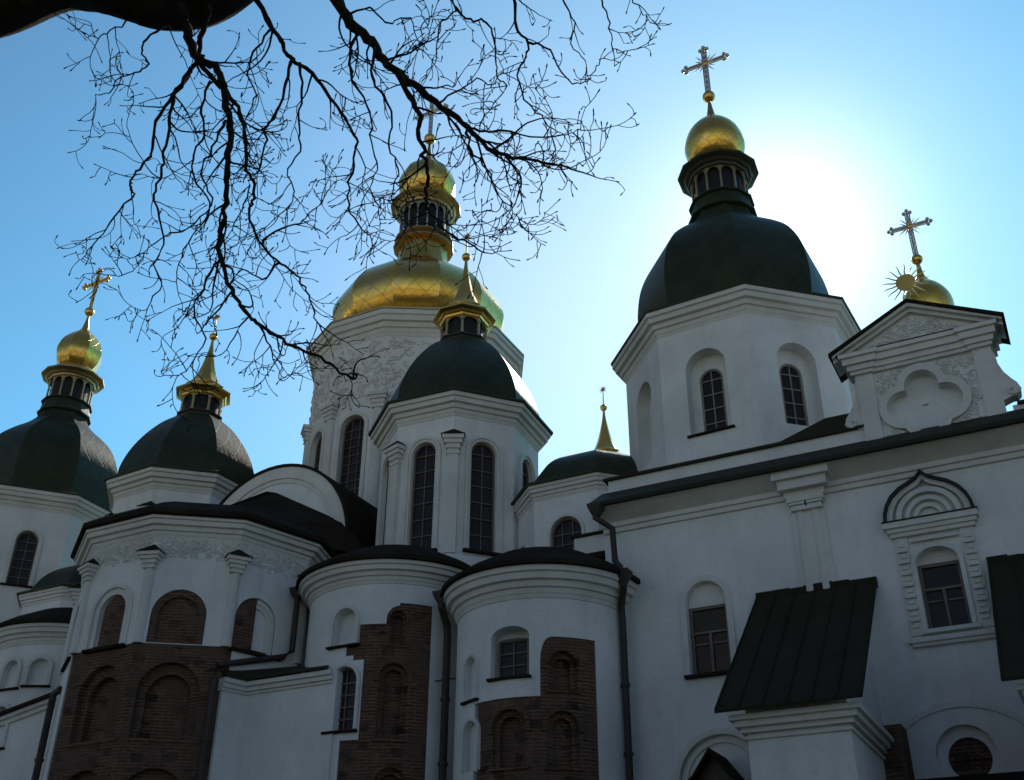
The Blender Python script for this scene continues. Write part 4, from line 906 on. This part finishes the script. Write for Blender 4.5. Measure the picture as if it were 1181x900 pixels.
# double pilaster
bm = bmesh.new()
for x in (18.12, 18.5):
    M = Matrix.Translation((x, 25, 0)); tube(bm, [V(x, 25.02, 8.5), V(x, 25.02, 12.42)], [.15, .14], 16)
    for z, e in ((12.36, .19), (12.42, .17), (12.5, .21)): box(bm, x - e, x + e, 25 - e, 25.02, z, z + .07)
box(bm, 17.9, 18.72, 24.93, 25.02, 8.5, 12.4); box(bm, 17.86, 18.76, 24.76, 25.02, 12.57, 12.7); box(bm, 17.82, 18.8, 24.78, 25.05, 12.7, 12.86); box(bm, 17.72, 18.9, 24.6, 25.05, 12.86, 13.1); box(bm, 17.62, 19.0, 24.49, 25.05, 13.1, 13.33)
part('pilaster', bm, TRIM, G)
# carved surround of the right-hand window
bm = bmesh.new(); x = 21.03
for q in (x - .72, x + .72):
    k = 0
    while 9.15 + k * .135 < 11.1:
        z = 9.15 + k * .135; box(bm, q - (.105 if k % 2 else .07), q + (.105 if k % 2 else .07), 24.87 if k % 2 else 24.91, 25.02, z, z + .09); k += 1
    box(bm, q - .14, q + .14, 24.95, 25.02, 8.98, 11.3)
box(bm, x - .52, x + .52, 24.9, 25.02, 11.12, 11.17)
arch_band(bm, .462, .56, 9.1, 10.6, 24.93, 25.04, x0=21.0, flat=.75)
for a, b, e in ((11.28, 11.38, 0), (11.38, 11.48, .05), (11.48, 11.62, .11)): box(bm, x - .93 - e, x + .93 + e, 24.88 - e, 25.02, a, b)
for a, b, e in ((8.72, 8.8, 0), (8.8, 8.9, .06)): box(bm, x - .86 - e, x + .86 + e, 24.9 - e, 25.02, a, b)
box(bm, x - .6, x + .6, 24.86, 25.02, 8.98, 9.07)
part('window_surround', bm, TRIM, G)
og = [(-1.0, 0), (-.98, .2), (-.9, .42), (-.76, .63), (-.55, .8), (-.32, .91), (-.12, 1.02), (0, 1.17)]; og = og + [(-a, b) for a, b in og[-2::-1]]
def ogband(bm, k1, k2_, y0, y1, zo):
    o = [(x + a * k1, zo + b * k1) for a, b in og]; i = [(x + a * k2_, zo + b * k2_) for a, b in og]
    prism(bm, o + i[::-1], y0, y1)
bm = bmesh.new(); ogband(bm, 1.0, .93, 24.72, 25.02, 11.63); box(bm, x - 1.05, x + 1.05, 24.74, 25.02, 11.622, 11.65); part('pediment_coping', bm, DARK, G)
bm = bmesh.new(); ogband(bm, .929, .8, 24.82, 25.02, 11.651)
for r1, r0, y in ((.72, .6, 24.84), (.52, .42, 24.87), (.34, .25, 24.9)): arch_band(bm, r0, r1, 11.652, 11.66, y, 25.02, x0=x)
part('ogee_pediment', bm, TRIM, G)
# small thin lean-to roof and porch between the buttresses
bm = bmesh.new(); xprism(bm, [(22.6, 5.25), (22.6, 5.33), (25, 6.0), (25, 5.9)], 19.75, 22.1); part('canopy_roof', bm, BROWNROOF, G)
bm = bmesh.new(); po = [(-.95, 5.8), (-.42, 6.22), (0, 6.78), (.42, 6.22), (.95, 5.8)]
prism(bm, [(15.72 + a, b) for a, b in po] + [(15.72 + a, b - .09) for a, b in po[::-1]], 23.7, 25); part('porch_roof', bm, BROWNROOF, G)
bm = bmesh.new(); prism(bm, [(14.95, 0), (16.5, 0), (16.5, 5.9), (16.14, 6.12), (15.72, 6.66), (15.3, 6.12), (14.95, 5.9)], 24, 25.02); part('porch', bm, LEAD, G)
# buttresses
for xc0, xc1 in ((17.3, 19.26), (22.5, 24.9)):
    bm = bmesh.new(); xprism(bm, [(21.25, 0), (21.25, 6.75), (21.25, 6.9), (25.02, 10.1), (25.02, 0)], xc0, xc1); B = part('buttress', bm, PL, CA)
    bm = bmesh.new()
    for a, b, e in ((6.3, 6.36, .05), (6.42, 6.52, .1), (6.52, 6.64, .19), (6.64, 6.74, .27)): box(bm, xc0 - e, xc1 + e, 21.25 - e, 24.98, a, b)
    part('cornice', bm, TRIM, B)
    bm = bmesh.new(); ra, rb = xc0 - .48, xc1 + .38; sl = (10.36 - 6.76) / (25 - 20.8)
    xprism(bm, [(20.8, 6.76), (20.8, 6.82), (24.99, 10.42), (24.99, 10.33)], ra, rb)
    n = 6
    for k in range(n + 1):
        q = ra + (rb - ra) * k / n; q = min(max(q, ra + .02), rb - .02)
        xprism(bm, [(20.8, 6.815), (20.8, 6.86), (24.99, 10.46), (24.99, 10.41)], q - .014, q + .014)
    q = ra
    while q < rb - .05:
        e = rnd.uniform(.25, .6); e = min(e, rb - q); box(bm, q, q + e, 24.9, 24.985, 10.2, 10.42 + rnd.uniform(.02, .09)); q += e
    part('buttress_roof', bm, LEANTO, B)
bm = bmesh.new(); box(bm, 19.27, 19.72, 24.3, 25.01, 0, 7.0); part('exposed_brick', bm, BRICK, G, 32, (19, 60), 30)

# ---------------------------------------------------------------- baroque pediment over the gallery with its little dome
xc = 21.5; yf = 25.28
bw, bc = bmesh.new(), bmesh.new(); box(bw, 19.9, 23.15, yf, 25.9, 13.5, 16.1)
lob = ((0, 15.22, .4), (-.47, 14.72, .42), (.47, 14.72, .42)); xq = 21.42
def disc(bm, x, z, r, y0, y1): prism(bm, [(x + r * cos(t), z + r * sin(t)) for t in angles(36)], y0, y1)
for dx, z, r in lob: disc(bc, xq + dx, z, r, 24, yf + .2)
disc(bc, xq, 14.35, .42, 24, yf + .2); box(bc, xq - .4, xq + .4, 24, yf + .13, 14.3, 15.0)
PD = cutpart('pediment', bw, bc, PL, CA, label='baroque gable with a lobed niche, stucco scrolls and a small gilded bulb behind')
bw, bc = bmesh.new(), bmesh.new()
for dx, z, r in lob: disc(bw, xq + dx, z, r + .19, yf - .11, yf + .01)
disc(bw, xq, 14.35, .59, yf - .11, yf + .01)
for dx, z, r in lob: disc(bc, xq + dx, z, r, 24, 26)
disc(bc, xq, 14.35, .42, 24, 26); box(bc, xq - .4, xq + .4, 24, 26, 14.3, 15.0)
cutpart('lobed_frame', bw, bc, TRIM, PD)
MP = Matrix.Translation((0, yf, 0))
bm = bmesh.new()
def outq(x, z): return all((x - xq - dx) ** 2 + (z - zz) ** 2 > (r + .2) ** 2 for dx, zz, r in lob) and (x - xq) ** 2 + (z - 14.35) ** 2 > .6 ** 2
relief(bm, MP, 20.4, 22.65, 14.0, 15.8, .1, rnd, 4.0, outq)
part('stucco_ornament', bm, TRIM, PD); bm = bmesh.new(); box(bm, 20.1, 22.95, yf - .03, yf + .02, 16.44, 16.52)
relief(bm, Matrix.Translation((0, yf - .02, 0)), 19.9, 23.1, 16.5, 17.3, .085, rnd, 3.2, lambda x, z: z < 17.22 - .5 * abs(x - xc))
part('stucco_ornament', bm, TRIM, PD)
bm = bmesh.new()
for a, b in ((19.9, 20.33), (22.72, 23.15)): box(bm, a, b, yf - .07, yf + .02, 13.5, 15.85)
for a, b, e in ((15.85, 15.95, .06), (15.95, 16.1, .12), (16.1, 16.28, .2), (16.28, 16.4, .27)):
    box(bm, 19.9 - e, 23.15 + e, yf - e - .05, 26, a, b)
    for p_ in (20.1, 22.93): box(bm, p_ - .22 - e, p_ + .22 + e, yf - e - .1, 25.6, a + .004, b - .004)
part('entablature', bm, TRIM, PD)
bm = bmesh.new(); prism(bm, [(19.66, 16.41), (23.4, 16.41), (xc + .02, 17.42)], yf - .02, 25.9); part('tympanum', bm, PL, PD)
bm = bmesh.new()
for s in (-1, 1):
    for o0, o1, e in ((0, .1, .22), (.1, .2, .1)):
        prism(bm, [(xc, 17.52 - o0), (xc + s * 2.05, 16.5 - o0), (xc + s * 2.05, 16.5 - o1), (xc, 17.52 - o1)], yf - .05 - e, 25.85)
part('raking_cornice', bm, TRIM, PD)
bm = bmesh.new()
for s in (-1, 1): prism(bm, [(xc, 17.6), (xc + s * 2.12, 16.53), (xc + s * 2.12, 16.43), (xc, 17.525)], yf - .34, yf + 1.15)
prism(bm, [(xc - 1.95, 16.402), (xc + 1.95, 16.402), (xc + 1.95, 16.42), (xc - 1.95, 16.42)], yf - .34, yf)
part('gable_roof', bm, BROWNROOF, PD)
bm = bmesh.new(); box(bm, xc - 1.6, xc + 1.6, 25.9, 26.3, 13.4, 16.4); box(bm, 20.7, 22.5, 26.3, 34, 13.4, 15.6); part('attic_wall', bm, PL, PD)
for s in (-1, 1):
    xb_ = 19.9 if s < 0 else 23.15
    sc = [(0, 15.75), (.05, 15.6), (.06, 15.35), (.13, 15.1), (.24, 14.9), (.34, 14.75), (.38, 14.62), (.36, 14.5), (.28, 14.42), (.18, 14.42), (0, 14.35)]
    bm = bmesh.new(); ol = [(xb_ + s * a * 1.1, b) for a, b in sc]; prism(bm, ol, yf - .04, yf + .3)
    pts = [V(xb_ + s * 1.1 * (.22 + .15 * (1 - t * .8) * cos(5.2 * t)), yf - .06, 14.58 - .15 * (1 - t * .8) * sin(5.2 * t)) for t in [k / 14 for k in range(15)]]
    tube(bm, pts, [.035] * 15, 6); part('scroll', bm, TRIM, PD)
cb = (21.58, 32.7)
bm = bmesh.new(); lathe(bm, cb, [(.62, 16.4), (.62, 21.0), (.75, 21.1), (.75, 21.25), (.5, 21.3)], 16); D = part('turret', bm, PL, PD)
dome_mesh('bulb_dome', D, cb, [(.5, 21.2), (.74, 21.5), (.82, 21.95), (.76, 22.35), (.55, 22.72), (.3, 22.98), (.16, 23.2), (.1, 23.45), (.06, 23.8)], 32, 0, GOLDS, 5)
bm = bmesh.new(); sphere(bm, V(*cb, 23.98), .19, 0, 18); part('finial_ball', bm, GOLDP, D, 60)
o, bmc = cross(D, cb, 24.1, 1.98, .7, 25.4, CROSSM, .82); part('cross_boss', bmc, GOLDP, D, 60)
bm = bmesh.new(); M = Matrix.Translation((21.57, yf - .15, 18.2)) @ Matrix.Rotation(R(90), 4, 'X')
bmesh.ops.create_cone(bm, cap_ends=True, segments=28, radius1=.245, radius2=.245, depth=.03, matrix=M)
for i in range(17):
    a = 2 * pi * i / 17; P = lambda r, w=0: V(21.57 + r * cos(a + w), yf - .15, 18.2 + r * sin(a + w))
    tube(bm, [P(.22), P(.34, .02), P(.46, -.02), P(.58)], [.02, .018, .015, .007], 5)
tube(bm, [V(21.57, yf - .15, 17.5), V(21.57, yf - .15, 18.0)], [.03, .03], 6)
part('sun_finial', bm, GOLDP, PD)

# ---------------------------------------------------------------- gallery and low walls on the far left
GL = gallery(-1, 13.2, 34)
bm = bmesh.new(); box(bm, -34, -13.2, 25.3, 25.75, 13.5, 14.4); box(bm, -34, -13.2, 26.2, 46, 0, 13.3); part('parapet', bm, PL, GL)
bm = bmesh.new(); box(bm, -34, -13.1, 25.2, 46, 14.4, 14.5); part('parapet_coping', bm, ROOF, GL)
bm = bmesh.new(); prism(bm, [(-12, 0), (-3.6, 0), (-3.6, 9.95), (-12, 8.5)], 22.9, 25); AL = part('annex', bm, PL, CA, label='low white annex with a sloping coping, left of the main apse')
bm = bmesh.new(); prism(bm, [(-12, 8.5), (-3.6, 9.95), (-3.6, 10.06), (-12, 8.61)], 22.65, 25); part('annex_coping', bm, BROWNROOF, AL)
bm = bmesh.new()
for o0, o1, e in ((0, .12, .16), (.12, .26, .08)): prism(bm, [(-12, 8.5 - o1), (-3.6, 9.95 - o1), (-3.6, 9.95 - o0), (-12, 8.5 - o0)], 22.9 - e, 23)
part('cornice', bm, TRIM, AL)
# annex between the main apse and the second apse
d = V(cos(R(72)), sin(R(72)), 0); nrm = V(sin(R(72)), -cos(R(72)), 0); V3 = V(-.1 + 3.78 * sin(R(54)), 24.4 - 3.78 * cos(R(54)), 0)
def strip(bm, off, s0, s1, z0, z1):
    q = [V3 + d * s0 + nrm * off, V3 + d * s1 + nrm * off, V3 + d * s1 - nrm * .3, V3 + d * s0 - nrm * .3]
    loft(bm, [[p + V(0, 0, z0) for p in q], [p + V(0, 0, z1) for p in q]])
bm = bmesh.new(); strip(bm, .06, .03, 1.2, 0, 9.4); box(bm, 3.1, 6.2, 22.9, 25.2, 0, 9.45); AR = part('annex', bm, PL, CA, label='small white annex with a sloping metal roof between two apses')
bm = bmesh.new()
for z0, z1, e in ((9.12, 9.2, .05), (9.2, 9.32, .11), (9.32, 9.44, .18)): strip(bm, .06 + e, -.02, .9, z0, z1); box(bm, 3.2 + e, 6.1, 22.9 - e, 23.2, z0 + .003, z1 - .003)
part('cornice', bm, TRIM, AR)
bm = bmesh.new()
p = [bm.verts.new(q) for q in (V3 + nrm * .3 + V(0, 0, 9.46), V(3.4, 22.66, 9.46), V(5.95, 22.66, 9.46), V(5.3, 24.4, 10.15), V(3.5, 24.6, 10.2), V3 - nrm * .05 + V(.0, .0, 9.62))]
p2 = [bm.verts.new(v.co + V(0, 0, .06)) for v in p]
bm.faces.new(p); bm.faces.new(p2[::-1])
for i in range(6): j = (i + 1) % 6; bm.faces.new((p[i], p[j], p2[j], p2[i]))
part('annex_roof', bm, ROOF, AR, None)
bm = bmesh.new(); box(bm, 12.0, 12.96, 25.15, 25.6, 11, 12.85); B_ = part('link_wall', bm, PL, CA)
bm = bmesh.new(); box(bm, 11.93, 13.0, 25.08, 25.6, 12.85, 12.92); part('parapet_coping', bm, BROWNROOF, B_)

# ---------------------------------------------------------------- downspouts
def spout(pts, r=.075, hop=None, brackets=()):
    bm = bmesh.new(); pts = [V(*p) for p in pts]; tube(bm, pts, [r] * len(pts), 10)
    if hop:
        h = V(*hop); loft(bm, [[h + V(a * q, b * q, z) for a, b in ((-1, -1), (1, -1), (1, 1), (-1, 1))] for q, z in ((.08, -.22), (.17, -.02), (.19, .1), (.16, .1))])
    for p_ in brackets: box(bm, p_[0] - .35, p_[0] + .35, p_[1] - .01, p_[1] + .02, p_[2], p_[2] + .03)
    for i in range(len(pts) - 1):
        a, b = pts[i], pts[i + 1]; L = (b - a).length
        if L > 2.5:
            for k in range(1, int(L / 1.6) + 1):
                q = a + (b - a) * (k * 1.6 / L); u = (b - a).normalized() * .04; tube(bm, [q - u, q + u], [r * 1.3] * 2, 10)
    return part('downspout', bm, PIPE, CA, 40)
spout([(13.0, 24.3, 13.3), (13.0, 24.3, 12.95), (13.38, 24.5, 12.65), (13.42, 24.5, 11.75), (13.62, 24.32, 11.5), (13.66, 24.28, 11.25)], .085, (13.03, 24.3, 13.2))
spout([(13.72, 24.25, 11.25), (13.72, 24.25, 10.95), (13.5, 24.58, 10.55), (13.5, 24.62, 10.2), (13.5, 24.62, 0)], .09, (13.72, 24.25, 11.25))
spout([(8.78, 23.72, 11.35), (8.78, 23.72, 11.0), (8.72, 24.15, 10.6), (8.72, 24.18, 10.3), (8.72, 24.18, 0)], .1, (8.78, 23.72, 11.3), [(8.72, 24.2, 9.2)])
spout([(3.75, 24.0, 12.25), (3.75, 24.0, 10.55), (3.6, 23.85, 10.38), (2.95, 21.95, 9.75), (2.93, 21.95, 9.4), (2.93, 21.97, 0)], .085, (3.75, 24.0, 12.3))
spout([(-2.35, 21.55, 9.62), (-2.7, 21.65, 9.56), (-2.78, 21.7, 9.35), (-2.78, 21.7, 0)], .1)

# ================================================================= the bare tree in front
TREE = empty('bare_tree', (17.2, 1.7, 0)); tag(TREE, 'bare budding tree with a thick dark limb reaching over the picture', 'tree')
rt = random.Random(11)
def jitter(a): return V(rt.gauss(0, a), rt.gauss(0, a), rt.gauss(0, a))
def resample(P, Rr, step):
    o, q = [], []
    for (a, ra), (b, rb) in zip(zip(P, Rr), zip(P[1:], Rr[1:])):
        n = max(1, int((b - a).length / step))
        for k in range(n): o.append(a.lerp(b, k / n)); q.append(ra + (rb - ra) * k / n)
    o.append(P[-1]); q.append(Rr[-1]); return o, q
def catmull(P, Rr, k=4):
    o, q = [], []
    Q = [P[0]] + P + [P[-1]]
    for i in range(1, len(Q) - 2):
        a, b, c_, d_ = Q[i - 1:i + 3]
        for s in range(k):
            t = s / k; o.append(.5 * ((2 * b) + (c_ - a) * t + (2 * a - 5 * b + 4 * c_ - d_) * t * t + (3 * b - a - 3 * c_ + d_) * t ** 3))
            q.append(Rr[i - 1] + (Rr[i] - Rr[i - 1]) * t)
    o.append(P[-1]); q.append(Rr[-1]); return o, q
view = (Matrix.Rotation(R(27.578), 3, 'Z') @ V(0, cos(R(42)), sin(R(42))))
def twig(bm, p, d, L, r, lev):
    n = max(4, int(L / (.032 if lev < 2 else .022))); pts = [p.copy()]; rad = [r]; d = d.normalized(); st = L / n; kinks = []
    bend = jitter(.22); 
    for i in range(n):
        hook = 1.0 if i < n * .7 else 2.4
        d = (d + bend * (.32 + .16 * lev) * hook + jitter(.11) + V(0, 0, .012)).normalized(); p = p + d * st; pts.append(p.copy())
        rad.append(max(r * (1 - .7 * (i + 1) / n), .0021)); kinks.append((p.copy(), d.copy(), i / n))
        if rt.random() < .22: bend = jitter(.28)
    rad[-1] = max(rad[-1], .0024)
    tube(bm, pts, rad, 5 if lev < 2 else 4, 0, True)
    q = pts[-1]; e = (pts[-1] - pts[-2]).normalized(); tube(bm, [q - e * .004, q + e * .008, q + e * .018], [.003, .0042, .0012], 4)
    if lev >= 3: return
    for (q, dd, f) in kinks:
        pr = (.38, .42, .28)[lev]
        if f > .12 and rt.random() < pr:
            v = jitter(1.0); v = (v - dd * v.dot(dd)); v = v - view * v.dot(view) * .55
            if v.length < .01: continue
            v.normalize(); nd = (dd * .75 + v * rt.uniform(.6, 1.0)).normalized()
            nl = L * (1 - .5 * f) * rt.uniform(.3, .62)
            if nl > .05: twig(bm, q, nd, min(nl, .6), max(r * (1 - .6 * f) * .68, .0027), lev + 1)
for bi, B in enumerate(BRANCHES):
    P = [V(*b[:3]) for b in B]; Rr = [b[3] for b in B]
    if bi == 0:
        P = [V(17.2, 1.7, -.1), V(17.22, 1.72, .6), V(17.2, 1.78, 2.2), V(17.25, 1.95, 4.0), V(17.4, 2.15, 5.5)] + P; Rr = [.42, .3, .25, .22, .19] + Rr
        P, Rr = catmull(P, Rr, 6); Rr = [r * 1.28 for r in Rr]
        bm = bmesh.new(); P, Rr = resample(P, Rr, .09)
        n = 18; rings = []
        tube(bm, P, Rr, n)
        from mathutils import noise as mn
        for v in bm.verts: 
            k = mn.noise(v.co * 3.1) * .035 + mn.noise(v.co * 9) * .018; v.co += V(k, k * .6, k)
        part('trunk', bm, BARK, TREE, 60); continue
    P, Rr = catmull(P, Rr, 4); P, Rr = resample(P, Rr, .05)
    P = [p + jitter(.006) for p in P]
    Rr = [max(r * (1 + .10 * math.sin(i * 1.7) + rt.uniform(-.06, .06)), .0022) for i, r in enumerate(Rr)]
    bm = bmesh.new(); tube(bm, P, Rr, 8)
    Rr = [r * 1.12 for r in Rr]
    Lt = sum((b - a).length for a, b in zip(P, P[1:])); acc = 0
    for i in range(2, len(P) - 1):
        st = (P[i] - P[i - 1]).length; f = i / len(P)
        if rt.random() < st * (6.0 + 4.2 * f):
            dd = (P[i + 1] - P[i]).normalized(); v = jitter(1.0); v = v - dd * v.dot(dd); v = v - view * v.dot(view) * .6
            if v.length < .05: continue
            v.normalize(); dr = (dd * rt.uniform(.5, .95) + v * rt.uniform(.6, 1.0) + V(0, 0, -.1)).normalized()
            L = rt.uniform(.16, .52) * (.5 if bi in (12, 15, 16, 17) else 1.0) * (1.0 if Rr[i] > .008 else .75)
            twig(bm, P[i], dr, L, min(max(Rr[i] * .5, .0036), .0075), 0 if L > .4 else 1)
    e = (P[-1] - P[-2]).normalized()
    for k in range(2): twig(bm, P[-1], (e + jitter(.35)), rt.uniform(.2, .4) * (.4 if bi in (12, 15, 16, 17) else 1.0), max(Rr[-1] * .9, .003), 1)
    part('branch', bm, BARK, TREE, 60)
